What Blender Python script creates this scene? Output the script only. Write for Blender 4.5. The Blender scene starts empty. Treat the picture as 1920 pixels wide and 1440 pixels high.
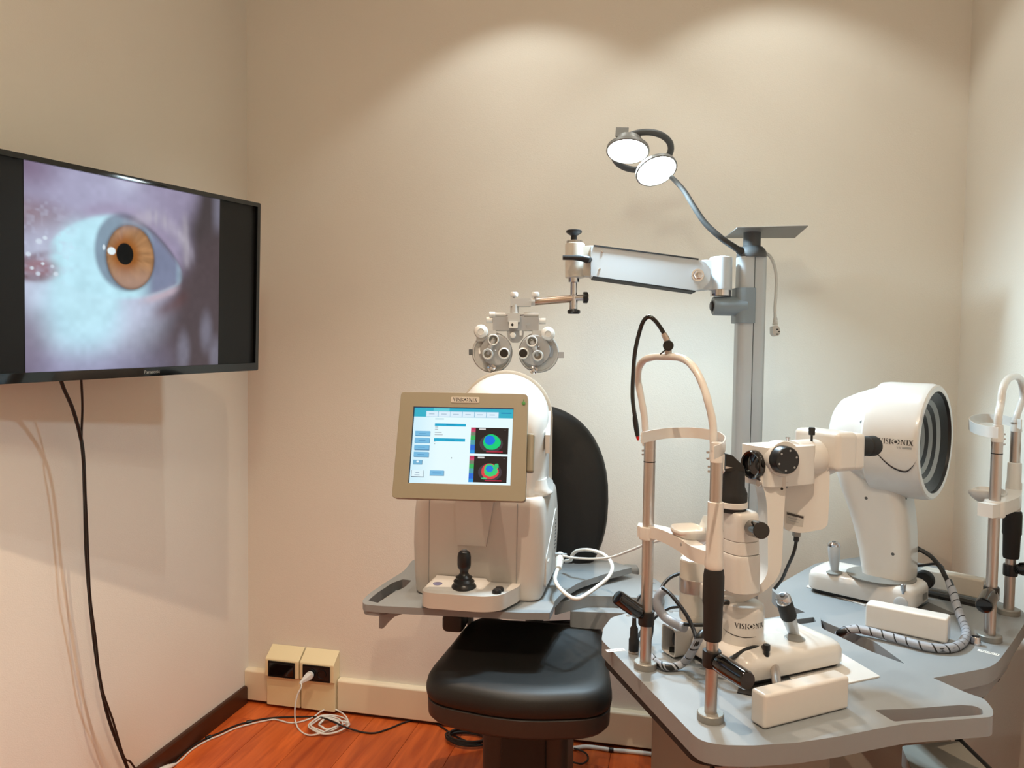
import bpy, bmesh, math, random
import numpy as np
from mathutils import Vector, Matrix
random.seed(7)
S = bpy.context.scene
C = S.collection
V = Vector
PI = math.pi

# ------------------------------------------------------------------ camera
FPX, CX, CY, HC = 1450.0, 960.0, 720.0, 1.5
YAW, PITCH, ROLL = math.atan(325/1450), math.atan(64/1450), math.atan(0.0124)
f0 = V((-math.sin(YAW), math.cos(YAW), 0)); r0 = V((math.cos(YAW), math.sin(YAW), 0)); u0 = V((0, 0, 1))
FW = f0*math.cos(PITCH) - u0*math.sin(PITCH); up_ = u0*math.cos(PITCH) + f0*math.sin(PITCH)
RT = r0*math.cos(ROLL) + up_*math.sin(ROLL); UP = up_*math.cos(ROLL) - r0*math.sin(ROLL)
CAM = V((0, 0, HC))
cd = bpy.data.cameras.new('camera'); cam = bpy.data.objects.new('camera', cd); C.objects.link(cam)
cd.sensor_width = 36; cd.lens = FPX/1920*36; cd.clip_start = 0.02; cd.clip_end = 50
m = Matrix.Identity(4)
for i in range(3):
    m[i][0] = RT[i]; m[i][1] = UP[i]; m[i][2] = -FW[i]; m[i][3] = CAM[i]
cam.matrix_world = m
S.camera = cam

# ------------------------------------------------------------------ world, exposure
w = bpy.data.worlds.new('world'); S.world = w; w.use_nodes = True
w.node_tree.nodes['Background'].inputs[0].default_value = (1.0, 0.9, 0.78, 1)
w.node_tree.nodes['Background'].inputs[1].default_value = 0.02
S.view_settings.view_transform = 'Standard'; S.view_settings.look = 'None'
S.view_settings.exposure = 0.0; S.view_settings.gamma = 1.0; S.view_settings.use_curve_mapping = False
DOWN_W = 14.0        # warm ceiling downlights near the back wall, watts each
LEFT_FILL_W = 140.0         # added downlight in front of the television, warm fill for the left side
NEAR_FILL_W = 150.0       # added downlight over the near floor, warm fill
ROOM_FILL_W = 19.0        # added opal ceiling lamp, ambient fill
BEAM_W = 15.0         # brighter middle of the downlights' beams
EXAM_W = 84.0        # beam of each examination lamp head
EXAM_E = 30.0        # emission of the examination lamp discs
WARM = (0.94, 1.0, 0.97)
ROOM_FILL_C = (0.95, 1.0, 0.85)
FILL_C = (1.0, 0.77, 0.57)
COOL = (0.58, 0.83, 1.0)

# ------------------------------------------------------------------ real places from the camera calibration
def ray(x, y): return FW + RT*((x-CX)/FPX) - UP*((y-CY)/FPX)
def W(x, y, D): return CAM + ray(x, y)*D
def Wz(x, y, z): d = ray(x, y); return CAM + d*((z-HC)/d.z)
def Wy(x, y, Y): d = ray(x, y); return CAM + d*(Y/d.y)
def Wx(x, y, X): d = ray(x, y); return CAM + d*(X/d.x)

# ------------------------------------------------------------------ materials
def lin(c): return tuple(((v/255)/12.92 if v/255 <= 0.04045 else ((v/255+0.055)/1.055)**2.4) for v in c)
MATS = {}
def mat(name, rgb, rough=0.5, metal=0.0, bump=0.0, bscale=200.0, var=0.0, vscale=8.0, coat=0.0, spec=0.5, emit=None, estr=0.0, alpha=None, trans=0.0):
    mt = bpy.data.materials.new(name); mt.use_nodes = True
    nt = mt.node_tree; b = nt.nodes['Principled BSDF']
    col = (*lin(rgb), 1)
    b.inputs['Base Color'].default_value = col
    b.inputs['Roughness'].default_value = rough; b.inputs['Metallic'].default_value = metal
    b.inputs['Coat Weight'].default_value = coat; b.inputs['Specular IOR Level'].default_value = spec
    if trans: b.inputs['Transmission Weight'].default_value = trans
    tc = nt.nodes.new('ShaderNodeTexCoord')
    n = nt.nodes.new('ShaderNodeTexNoise'); n.inputs['Scale'].default_value = vscale; n.inputs['Detail'].default_value = 4
    nt.links.new(tc.outputs['Object'], n.inputs['Vector'])
    v = max(var, 0.02)
    mr = nt.nodes.new('ShaderNodeMapRange'); mr.inputs['To Min'].default_value = 1-v; mr.inputs['To Max'].default_value = 1+v
    nt.links.new(n.outputs['Fac'], mr.inputs['Value'])
    mx = nt.nodes.new('ShaderNodeMix'); mx.data_type = 'RGBA'; mx.blend_type = 'MULTIPLY'; mx.inputs['Factor'].default_value = 1
    mx.inputs['A'].default_value = col
    nt.links.new(mr.outputs['Result'], mx.inputs['B']); nt.links.new(mx.outputs['Result'], b.inputs['Base Color'])
    if bump:
        n2 = nt.nodes.new('ShaderNodeTexNoise'); n2.inputs['Scale'].default_value = bscale; n2.inputs['Detail'].default_value = 3
        nt.links.new(tc.outputs['Object'], n2.inputs['Vector'])
        bp = nt.nodes.new('ShaderNodeBump'); bp.inputs['Strength'].default_value = bump; bp.inputs['Distance'].default_value = 0.002
        nt.links.new(n2.outputs['Fac'], bp.inputs['Height']); nt.links.new(bp.outputs['Normal'], b.inputs['Normal'])
    if emit:
        b.inputs['Emission Color'].default_value = (*lin(emit), 1); b.inputs['Emission Strength'].default_value = estr
    MATS[name] = mt
    return mt

wallpaper = mat('wallpaper', (226, 219, 206), 0.85, bump=0.25, bscale=260, var=0.03, vscale=3)
ceilpaint = mat('ceiling_paint', (232, 226, 214), 0.9, bump=0.1)
trunk_m = mat('trunking_plastic', (226, 209, 180), 0.45, var=0.02)
socket_m = mat('socket_plastic', (228, 210, 168), 0.45)
skirt_m = mat('dark_wood_skirting', (62, 30, 14), 0.4, var=0.25, vscale=14)
white_m = mat('white_plastic', (196, 190, 182), 0.34, spec=0.5)
white2_m = mat('white_enamel', (205, 201, 195), 0.28, coat=0.3)
cream_m = mat('cream_plastic', (188, 179, 166), 0.4)
bezel_m = mat('beige_bezel', (138, 129, 108), 0.5)
grey_m = mat('grey_table_plastic', (133, 137, 139), 0.45, bump=0.05, bscale=400, var=0.03)
greyd_m = mat('dark_grey_plastic', (78, 80, 81), 0.55)
slate_m = mat('blue_grey_plastic', (130, 143, 151), 0.42)
alu_m = mat('satin_aluminium', (186, 191, 194), 0.4, metal=0.3)
plate_m = mat('painted_steel', (128, 126, 121), 0.5, metal=0.2)
chrome_m = mat('chrome', (205, 205, 208), 0.12, metal=1.0)
steel_m = mat('brushed_steel', (190, 180, 172), 0.3, metal=0.9)
bronze_m = mat('grey_metal_ring', (140, 138, 132), 0.45, metal=0.4)
black_m = mat('black_plastic', (14, 14, 14), 0.35)
blackr_m = mat('black_rubber', (18, 17, 16), 0.65)
gloss_m = mat('black_gloss', (6, 6, 7), 0.08, coat=0.4)
leather_m = mat('black_leather', (21, 20, 18), 0.52, bump=0.12, bscale=500, spec=0.4)
shell_m = mat('charcoal_shell', (44, 40, 37), 0.5, bump=0.05)
pedestal_m = mat('pedestal_paint', (142, 138, 128), 0.5)
wirew_m = mat('white_cable', (212, 210, 204), 0.42)
wireb_m = mat('black_cable', (16, 14, 13), 0.45)
wrap_m = mat('spiral_wrap', (150, 154, 162), 0.42)
glass_m = mat('dark_glass', (10, 12, 14), 0.03, coat=0.5)
lens_m = mat('lens_glass', (120, 116, 108), 0.06, metal=0.2, coat=0.6)
phor_m = mat('phoropter_grey', (172, 170, 166), 0.4)
phord_m = mat('phoropter_dark_grey', (150, 148, 146), 0.42)  # darker of the two phoropter greys, for plates and brackets
phorw_m = mat('phoropter_white', (204, 202, 197), 0.32)
red_m = mat('red_tip', (190, 22, 18), 0.3)
green_m = mat('green_power_mark', (46, 120, 40), 0.4)
paper_m = mat('paper_sticker', (232, 232, 228), 0.6)
ink_m = mat('dark_ink', (46, 40, 38), 0.5)
inkg_m = mat('grey_ink', (150, 152, 152), 0.5)
blueb_m = mat('blue_silver_button', (150, 152, 196), 0.2, metal=0.6)
armpaint_m = mat('pale_grey_paint', (196, 201, 204), 0.5)
neck_m = mat('dark_neck', (50, 48, 45), 0.62)
rod_m = mat('copper_steel_rod', (186, 166, 148), 0.25, metal=0.85)

# ------------------------------------------------------------------ geometry helpers
def rotz(a): return Matrix.Rotation(a, 4, 'Z')
def frame(o, x=None, z=None, y=None):
    """4x4 matrix with origin o; two of the axes given"""
    if z is not None and x is not None:
        z = V(z).normalized(); y_ = z.cross(V(x)).normalized(); x_ = y_.cross(z)
        ax = (x_, y_, z)
    elif z is not None:
        z = V(z).normalized(); h = V((0, 0, 1)) if abs(z.z) < 0.9 else V((1, 0, 0))
        x_ = h.cross(z).normalized(); y_ = z.cross(x_); ax = (x_, y_, z)
    M = Matrix.Identity(4)
    for j in range(3):
        for i in range(3): M[i][j] = ax[j][i]
    for i in range(3): M[i][3] = o[i]
    return M

def spline(pts, n=8, closed=False):
    P = [V(p) for p in pts]; out = []
    N = len(P)
    rng = range(N) if closed else range(N-1)
    for i in rng:
        if closed: p0, p1, p2, p3 = P[i-1], P[i], P[(i+1) % N], P[(i+2) % N]
        else: p0, p1, p2, p3 = P[max(i-1, 0)], P[i], P[i+1], P[min(i+2, N-1)]
        for k in range(n):
            t = k/n
            out.append(0.5*((2*p1) + (p2-p0)*t + (2*p0-5*p1+4*p2-p3)*t*t + (3*p1-p0-3*p2+p3)*t**3))
    if not closed: out.append(P[-1])
    return out

def roundpoly(pts, r, n=5):
    P = [V((p[0], p[1])) for p in pts]; out = []; N = len(P)
    rs = r if isinstance(r, (list, tuple)) else [r]*N
    for i in range(N):
        a, b, c = P[i-1], P[i], P[(i+1) % N]
        rr = rs[i]
        if rr <= 0: out.append((b.x, b.y)); continue
        d1, d2 = (a-b), (c-b); k = min(rr, d1.length*0.48, d2.length*0.48)
        q0, q1 = b+d1.normalized()*k, b+d2.normalized()*k
        for j in range(n+1):
            t = j/n; q = q0*(1-t)**2 + b*2*t*(1-t) + q1*t*t
            out.append((q.x, q.y))
    return out

def rrect(w_, d_, r, n=4):
    return roundpoly([(-w_/2, -d_/2), (w_/2, -d_/2), (w_/2, d_/2), (-w_/2, d_/2)], r, n)

class G:
    def __init__(s): s.bm = bmesh.new()
    def merge(s, b, M=None):
        bmesh.ops.recalc_face_normals(b, faces=b.faces)
        if M is not None: bmesh.ops.transform(b, matrix=M, verts=b.verts)
        me = bpy.data.meshes.new('tmp'); b.to_mesh(me); b.free()
        s.bm.from_mesh(me); bpy.data.meshes.remove(me); return s
    def box(s, c, size, bev=0.0, seg=2, M=None):
        b = bmesh.new(); bmesh.ops.create_cube(b, size=1)
        bmesh.ops.scale(b, vec=V(size), verts=b.verts)
        if bev: bmesh.ops.bevel(b, geom=list(b.edges), offset=bev, segments=seg, profile=0.5, affect='EDGES')
        bmesh.ops.translate(b, vec=V(c), verts=b.verts)
        return s.merge(b, M)
    def prism(s, outer, z0, z1, bev=0.0, seg=2, holes=(), M=None):
        b = bmesh.new(); edges = []
        for lp in [outer, *holes]:
            vs = [b.verts.new((p[0], p[1], z1)) for p in lp]
            edges += [b.edges.new((vs[i], vs[(i+1) % len(vs)])) for i in range(len(vs))]
        bmesh.ops.triangle_fill(b, use_beauty=True, edges=edges, normal=(0, 0, 1))
        r = bmesh.ops.extrude_face_region(b, geom=list(b.faces))
        nv = [g for g in r['geom'] if isinstance(g, bmesh.types.BMVert)]
        bmesh.ops.translate(b, vec=(0, 0, z0-z1), verts=nv)
        bmesh.ops.recalc_face_normals(b, faces=b.faces)
        if bev:
            es = [e for e in b.edges if len(e.link_faces) == 2 and e.calc_face_angle(0) > 1.0 and abs(e.verts[0].co.z-e.verts[1].co.z) < 1e-6]
            bmesh.ops.bevel(b, geom=es, offset=bev, segments=seg, profile=0.5, affect='EDGES', clamp_overlap=True)
        return s.merge(b, M)
    def loft(s, rings, cap=True, closed=False, M=None):
        b = bmesh.new(); R = [[b.verts.new(V(p)) for p in r] for r in rings]; n = len(R[0])
        for i in range(len(R)-1 if not closed else len(R)):
            a, c = R[i], R[(i+1) % len(R)]
            for j in range(n): b.faces.new((a[j], a[(j+1) % n], c[(j+1) % n], c[j]))
        if cap and not closed: b.faces.new(R[0][::-1]); b.faces.new(R[-1])
        return s.merge(b, M)
    def sheet(s, rows, M=None):
        b = bmesh.new(); R = [[b.verts.new(V(p)) for p in r] for r in rows]
        for i in range(len(R)-1):
            for j in range(len(R[0])-1): b.faces.new((R[i][j], R[i][j+1], R[i+1][j+1], R[i+1][j]))
        return s.merge(b, M)
    def lathe(s, prof, M=None, seg=32):
        """profile of (r, z) about local z"""
        b = bmesh.new(); prev = None; rings = []
        for r, z in prof:
            if r < 1e-6: rings.append([b.verts.new((0, 0, z))])
            else: rings.append([b.verts.new((r*math.cos(2*PI*k/seg), r*math.sin(2*PI*k/seg), z)) for k in range(seg)])
        for a, c in zip(rings, rings[1:]):
            if len(a) == 1 and len(c) == 1: continue
            if len(a) == 1:
                for j in range(seg): b.faces.new((a[0], c[j], c[(j+1) % seg]))
            elif len(c) == 1:
                for j in range(seg): b.faces.new((a[j], a[(j+1) % seg], c[0]))
            else:
                for j in range(seg): b.faces.new((a[j], a[(j+1) % seg], c[(j+1) % seg], c[j]))
        ann = tuple(prof[0]) == tuple(prof[-1])
        if len(rings[0]) > 1 and not ann: b.faces.new(rings[0][::-1])
        if len(rings[-1]) > 1 and not ann: b.faces.new(rings[-1])
        if ann: bmesh.ops.remove_doubles(b, verts=b.verts, dist=1e-7)
        return s.merge(b, M)
    def cyl(s, p0, p1, ra, rb=None, seg=24, bev=0.0):
        p0, p1 = V(p0), V(p1); rb = ra if rb is None else rb; L = (p1-p0).length
        if bev:
            k = bev*0.3
            prof = [(ra-bev, 0), (ra-k, k), (ra, bev), (rb, L-bev), (rb-k, L-k), (rb-bev, L)]
        else: prof = [(ra, 0), (rb, L)]
        return s.lathe(prof, frame(p0, z=p1-p0), seg)
    def tube(s, pts, r, seg=10, closed=False):
        P = [V(p) for p in pts]; N = len(P); rings = []
        T = []
        for i in range(N):
            if closed: t = P[(i+1) % N]-P[i-1]
            else: t = P[min(i+1, N-1)]-P[max(i-1, 0)]
            T.append(t.normalized() if t.length > 1e-9 else V((0, 0, 1)))
        h = V((0, 0, 1)) if abs(T[0].z) < 0.9 else V((1, 0, 0))
        x = (h - T[0]*h.dot(T[0])).normalized()
        for i in range(N):
            x = (x - T[i]*x.dot(T[i])).normalized(); y = T[i].cross(x)
            rr = r[i] if isinstance(r, (list, tuple)) else r
            rings.append([P[i] + x*(rr*math.cos(2*PI*k/seg)) + y*(rr*math.sin(2*PI*k/seg)) for k in range(seg)])
        return s.loft(rings, cap=not closed, closed=closed)
    def ribbon(s, pts, hgt, thick, up=(0, 0, 1)):
        """a flat band of height hgt along a path, standing on edge"""
        P = [V(p) for p in pts]; N = len(P); u = V(up); rings = []
        for i in range(N):
            t = (P[min(i+1, N-1)]-P[max(i-1, 0)]).normalized(); n = t.cross(u).normalized()
            hh = hgt[i] if isinstance(hgt, (list, tuple)) else hgt
            rings.append([P[i]+n*thick/2-u*hh/2, P[i]+n*thick/2+u*hh/2, P[i]-n*thick/2+u*hh/2, P[i]-n*thick/2-u*hh/2])
        return s.loft(rings)
    def wrap(s, pts, r, pitch, wid, thick=0.0008, per=14):
        """helical band wound round a path"""
        P = [V(p) for p in pts]; L = [0]
        for a, b_ in zip(P, P[1:]): L.append(L[-1]+(b_-a).length)
        T = [(P[min(i+1, len(P)-1)]-P[max(i-1, 0)]).normalized() for i in range(len(P))]
        X = []; x = (V((0, 0, 1))-T[0]*T[0].z)
        x = x.normalized() if x.length > 1e-3 else V((1, 0, 0))
        for t in T: x = (x-t*x.dot(t)).normalized(); X.append(x.copy())
        def at(d):
            d = max(0, min(d, L[-1]-1e-7)); i = max(k for k in range(len(L)-1) if L[k] <= d) if d < L[-1] else len(L)-2
            u = (d-L[i])/max(L[i+1]-L[i], 1e-9)
            return P[i].lerp(P[i+1], u), T[i].lerp(T[i+1], u).normalized(), X[i].lerp(X[i+1], u).normalized()
        turns = (L[-1]-wid)/pitch; n = int(turns*per); rows = []
        for k in range(n+1):
            a = 2*PI*k/per; d = k/per*pitch; row = []
            for dd, rr in ((0, r-0.0005), (0, r+thick), (wid, r+thick), (wid, r-0.0005)):
                p, t, x = at(d+dd); y = t.cross(x)
                row.append(p+x*(rr*math.cos(a))+y*(rr*math.sin(a)))
            rows.append(row)
        return s.sheet(rows)
    def poly(s, pts):
        b = bmesh.new(); b.faces.new([b.verts.new(V(p)) for p in pts])
        me = bpy.data.meshes.new('tmp'); b.to_mesh(me); b.free(); s.bm.from_mesh(me); bpy.data.meshes.remove(me)
        return s

def world_m(o):
    return o.matrix_basis if o.parent is None else world_m(o.parent) @ o.matrix_basis
def mk(name, g, m_, parent=None, world=True, smooth=40):
    """link the gathered geometry as one mesh object; with a parent the geometry moves into its frame"""
    me = bpy.data.meshes.new(name)
    if world and parent is not None:
        bmesh.ops.transform(g.bm, matrix=world_m(parent).inverted(), verts=g.bm.verts)
    g.bm.to_mesh(me); g.bm.free()
    me.materials.append(m_)
    if smooth:
        me.shade_smooth(); me.set_sharp_from_angle(angle=math.radians(smooth))
    o = bpy.data.objects.new(name, me); C.objects.link(o)
    if smooth:
        wn = o.modifiers.new('weighted_normals', 'WEIGHTED_NORMAL'); wn.keep_sharp = True; wn.weight = 60
    if parent is not None: o.parent = parent
    return o
def tag(o, label, cat, group=None):
    o['label'] = label; o['category'] = cat
    if group: o['group'] = group
    return o
def thing(name, label, cat, loc=(0, 0, 0), rz=0.0, group=None):
    o = bpy.data.objects.new(name, None); C.objects.link(o); o.empty_display_size = 0.05
    o.location = V(loc); o.rotation_euler = (0, 0, rz)
    o.matrix_basis = Matrix.Translation(V(loc)) @ rotz(rz)
    return tag(o, label, cat, group)
def solo(name, g, m_, label, cat, group=None, smooth=40):
    """a thing that is one mesh; its origin sits at the middle of its base"""
    co = [v.co.copy() for v in g.bm.verts]
    o_ = V(((min(c.x for c in co)+max(c.x for c in co))/2, (min(c.y for c in co)+max(c.y for c in co))/2, min(c.z for c in co)))
    bmesh.ops.translate(g.bm, vec=-o_, verts=g.bm.verts)
    o = mk(name, g, m_, None, False, smooth); o.location = o_
    return tag(o, label, cat, group)
def struct(name, g, m_, parent=None, smooth=40):
    o = mk(name, g, m_, parent, True, smooth)
    if parent is None: o['kind'] = 'structure'
    return o

# lettering: a serif word with an eye for its O, as flat polygons in units of the letter height
def stroke(a, b, wa, wb=None):
    a, b = V(a), V(b); wb = wa if wb is None else wb; d = (b-a).normalized(); n = V((-d.y, d.x))
    return [tuple(a+n*wa/2), tuple(a-n*wa/2), tuple(b-n*wb/2), tuple(b+n*wb/2)]
def bar(x0, x1, y0, y1): return [(x0, y0), (x1, y0), (x1, y1), (x0, y1)]
def letters():
    L = {}
    L['V'] = (0.86, [[(0.02, 1), (0.24, 1), (0.52, 0), (0.40, 0)], [(0.68, 1), (0.76, 1), (0.50, 0), (0.43, 0)], bar(-0.04, 0.30, 0.95, 1), bar(0.60, 0.84, 0.95, 1)])
    L['I'] = (0.42, [bar(0.12, 0.30, 0, 1), bar(0.04, 0.38, 0.95, 1), bar(0.04, 0.38, 0, 0.05)])
    sp = [(0.50, 0.82), (0.44, 0.94), (0.28, 0.97), (0.13, 0.90), (0.10, 0.76), (0.20, 0.62), (0.38, 0.46), (0.48, 0.30), (0.46, 0.12), (0.30, 0.03), (0.13, 0.06), (0.07, 0.20)]
    ws = [0.05, 0.06, 0.07, 0.10, 0.14, 0.18, 0.18, 0.15, 0.10, 0.07, 0.06, 0.05]
    L['S'] = (0.62, [stroke(sp[i], sp[i+1], ws[i], ws[i+1]) for i in range(len(sp)-1)])
    L['N'] = (0.98, [bar(0.12, 0.19, 0, 1), [(0.08, 1), (0.30, 1), (0.84, 0), (0.66, 0)], bar(0.74, 0.81, 0, 1), bar(0.03, 0.28, 0, 0.05), bar(0.64, 0.90, 0.95, 1), bar(0.02, 0.28, 0.95, 1)])
    L['X'] = (0.86, [[(0.06, 1), (0.28, 1), (0.80, 0), (0.58, 0)], [(0.66, 1), (0.74, 1), (0.16, 0), (0.08, 0)], bar(0.0, 0.34, 0.95, 1), bar(0.58, 0.82, 0.95, 1), bar(0.0, 0.26, 0, 0.05), bar(0.52, 0.86, 0, 0.05)])
    eye = [[(0.82+0.27*math.cos(2*PI*k/16), 0.5+0.27*math.sin(2*PI*k/16)) for k in range(16)]]
    eye += [[(0.04, 0.58), (0.22, 0.86), (0.54, 1.0), (0.34, 0.74)], [(0.0, 0.46), (0.24, 0.44), (0.52, 0.02), (0.28, 0.04)]]
    eye += [[(1.10, 1.0), (1.34, 0.98), (1.64, 0.56), (1.40, 0.58)], [(1.60, 0.42), (1.42, 0.16), (1.10, 0.0), (1.30, 0.28)]]
    L['O'] = (1.70, eye)
    return L
LET = letters()
def logo_polys():
    x = 0; out = []
    for ch in 'VISIONIX':
        wd, ps = LET[ch]
        out += [[(px+x, py) for px, py in p] for p in ps]; x += wd
    return out, x
def logo(g, fn, wid):
    """fn(u, v) -> point, u along the word in metres, v up; returns letter height"""
    ps, tw = logo_polys(); k = wid/tw
    for p in ps: g.poly([fn(a*k, b*k) for a, b in p])
    return k
def flat(o, ex, ey):
    o, ex, ey = V(o), V(ex).normalized(), V(ey).normalized()
    return lambda u, v: o + ex*u + ey*v

# ------------------------------------------------------------------ the room
XL, XR, YB, YF, ZC = -1.785, 0.91, 2.91, -1.1, 3.12
struct('wall_back', G().box(((XL+XR)/2, YB+0.05, ZC/2), (XR-XL+0.2, 0.1, ZC)), wallpaper, smooth=0)
struct('wall_left', G().box((XL-0.05, (YF+YB)/2, ZC/2), (0.1, YB-YF, ZC)), wallpaper, smooth=0)
struct('wall_right', G().box((XR+0.05, (YF+YB)/2, ZC/2), (0.1, YB-YF, ZC)), wallpaper, smooth=0)
struct('wall_front', G().box(((XL+XR)/2, YF-0.05, ZC/2), (XR-XL+0.2, 0.1, ZC)), wallpaper, smooth=0)
struct('ceiling', G().box(((XL+XR)/2, (YF+YB)/2, ZC+0.05), (XR-XL+0.2, YB-YF+0.2, 0.1)), ceilpaint, smooth=0)

# laminate floor: a base with single planks laid along the room
def plank_mat():
    mt = bpy.data.materials.new('cherry_laminate'); mt.use_nodes = True; nt = mt.node_tree; b = nt.nodes['Principled BSDF']
    tc = nt.nodes.new('ShaderNodeTexCoord'); oi = nt.nodes.new('ShaderNodeObjectInfo')
    mp = nt.nodes.new('ShaderNodeMapping'); mp.inputs['Scale'].default_value = (16, 1.6, 1)
    ad = nt.nodes.new('ShaderNodeVectorMath'); ad.operation = 'ADD'
    sc = nt.nodes.new('ShaderNodeVectorMath'); sc.operation = 'SCALE'; sc.inputs['Scale'].default_value = 37.0
    cb = nt.nodes.new('ShaderNodeCombineXYZ')
    nt.links.new(oi.outputs['Random'], cb.inputs['X']); nt.links.new(oi.outputs['Random'], cb.inputs['Y'])
    nt.links.new(cb.outputs['Vector'], sc.inputs[0])
    nt.links.new(tc.outputs['Object'], ad.inputs[0]); nt.links.new(sc.outputs['Vector'], ad.inputs[1])
    nt.links.new(ad.outputs['Vector'], mp.inputs['Vector'])
    n = nt.nodes.new('ShaderNodeTexNoise'); n.inputs['Scale'].default_value = 1.6; n.inputs['Detail'].default_value = 5; n.inputs['Distortion'].default_value = 0.8
    nt.links.new(mp.outputs['Vector'], n.inputs['Vector'])
    r = nt.nodes.new('ShaderNodeValToRGB')
    r.color_ramp.elements[0].position = 0.3; r.color_ramp.elements[0].color = (*lin((164, 66, 22)), 1)
    r.color_ramp.elements[1].position = 0.72; r.color_ramp.elements[1].color = (*lin((214, 104, 44)), 1)
    nt.links.new(n.outputs['Fac'], r.inputs['Fac'])
    hs = nt.nodes.new('ShaderNodeHueSaturation'); mr = nt.nodes.new('ShaderNodeMapRange')
    mr.inputs['To Min'].default_value = 0.82; mr.inputs['To Max'].default_value = 1.12
    nt.links.new(oi.outputs['Random'], mr.inputs['Value']); nt.links.new(mr.outputs['Result'], hs.inputs['Value'])
    nt.links.new(r.outputs['Color'], hs.inputs['Color']); nt.links.new(hs.outputs['Color'], b.inputs['Base Color'])
    b.inputs['Roughness'].default_value = 0.38
    return mt
plank_m = plank_mat()
fl = struct('floor', G().box(((XL+XR)/2, (YF+YB)/2, -0.056), (XR-XL+0.2, YB-YF+0.2, 0.1)), skirt_m, smooth=0)
PW, PL = 0.193, 1.285
pl_me = {}
col = 0; x = XL
while x < XR-0.01:
    wd = min(PW, XR-x); y = YF - (0.43*col % 1.0)*PL
    while y < YB-0.01:
        a, b_ = max(y, YF), min(y+PL, YB)
        if b_-a > 0.02:
            key = (round(wd, 3), round(b_-a, 3))
            if key not in pl_me:
                o = mk('plank', G().box((0, 0, -0.004), (wd-0.0012, b_-a-0.0012, 0.008), 0.0008, 1), plank_m, None, False, 0)
                pl_me[key] = o.data
            else:
                o = bpy.data.objects.new('plank', pl_me[key]); C.objects.link(o)
            o.location = (x+wd/2, (a+b_)/2, 0.0); o.parent = fl
        y += PL
    x += PW; col += 1

# dark skirting on the left wall, plastic trunking along the back wall
g = G(); g.prism(roundpoly([(0, 0), (0.016, 0), (0.016, 0.066), (0.012, 0.074), (0, 0.074)], 0.002, 2), YF, YB-0.034, M=Matrix(((1, 0, 0, XL), (0, 0, 1, 0), (0, 1, 0, 0), (0, 0, 0, 1))))
struct('baseboard_left', g, skirt_m)
def trunk(name, x0, x1):
    g = G(); g.prism(roundpoly([(0, 0.014), (-0.030, 0.014), (-0.030, 0.136), (-0.022, 0.142), (0, 0.142)], [0, 0.003, 0.006, 0.004, 0], 3), x0, x1,
                     M=Matrix(((0, 0, 1, 0), (1, 0, 0, YB), (0, 1, 0, 0), (0, 0, 0, 1))))
    return struct(name, g, trunk_m)
trunk('trim_1', XL+0.001, -1.676)
trunk('trim_2', -1.362, 0.32)
trunk('trim_3', 0.322, XR-0.001)
struct('gap_strip_back', G().box(((XL+XR)/2, YB-0.008, 0.007), (XR-XL-0.04, 0.016, 0.014)), skirt_m)  # dark strip standing in for the shadow gap under the trunking

# ceiling downlights (above the frame; the back pair scallops the back wall, the rest are added fill)
def downlight(x, y, watts, half, blend, label, beam, colr):
    t = thing('ceiling_downlight', label, 'ceiling light', (x, y, ZC-0.004), 0, 'round recessed ceiling downlights')
    mk('trim_ring', G().lathe([(0.036, -0.001), (0.060, -0.001), (0.062, 0.001), (0.060, 0.004), (0.036, 0.004), (0.036, -0.001)], Matrix.Translation((x, y, ZC-0.005)), 40), white_m, t)
    mk('bulb_lens', G().lathe([(0.0, 0.0), (0.033, 0.0), (0.035, 0.003), (0.0, 0.003)], Matrix.Translation((x, y, ZC-0.0045)), 32),
       MATS.get('downlight_lens') or mat('downlight_lens', (255, 232, 196), 0.3, emit=(255, 214, 160), estr=8.0), t)
    ld = bpy.data.lights.new('downlight_spot', 'SPOT'); ld.energy = watts; ld.color = colr
    ld.spot_size = 2*math.radians(half); ld.spot_blend = blend; ld.shadow_soft_size = 0.012
    lo = bpy.data.objects.new('downlight_spot', ld); C.objects.link(lo); lo.parent = t; lo.location = (0, 0, -0.02)
    if not beam: return
    ld = bpy.data.lights.new('downlight_beam', 'SPOT'); ld.energy = beam; ld.color = colr
    ld.spot_size = 2*math.radians(44); ld.spot_blend = 1.0; ld.shadow_soft_size = 0.012
    lo = bpy.data.objects.new('downlight_beam', ld); C.objects.link(lo); lo.parent = t; lo.location = (0, 0, -0.021)
downlight(-0.62, 2.44, DOWN_W, 54, 0.34, 'warm recessed downlight nearest the back wall on the television side', BEAM_W, WARM)
downlight(0.24, 2.44, DOWN_W, 54, 0.34, 'warm recessed downlight nearest the back wall above the column', BEAM_W, WARM)
downlight(-0.85, 1.80, LEFT_FILL_W, 42, 1.0, 'added warm fill downlight over the floor in front of the television', 0, FILL_C)  # added out of view to warm the lower left walls
downlight(0.05, 0.35, NEAR_FILL_W, 60, 0.9, 'added warm fill downlight over the near floor behind the tables', 0, FILL_C)  # added out of view as warm fill from the near side

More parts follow.
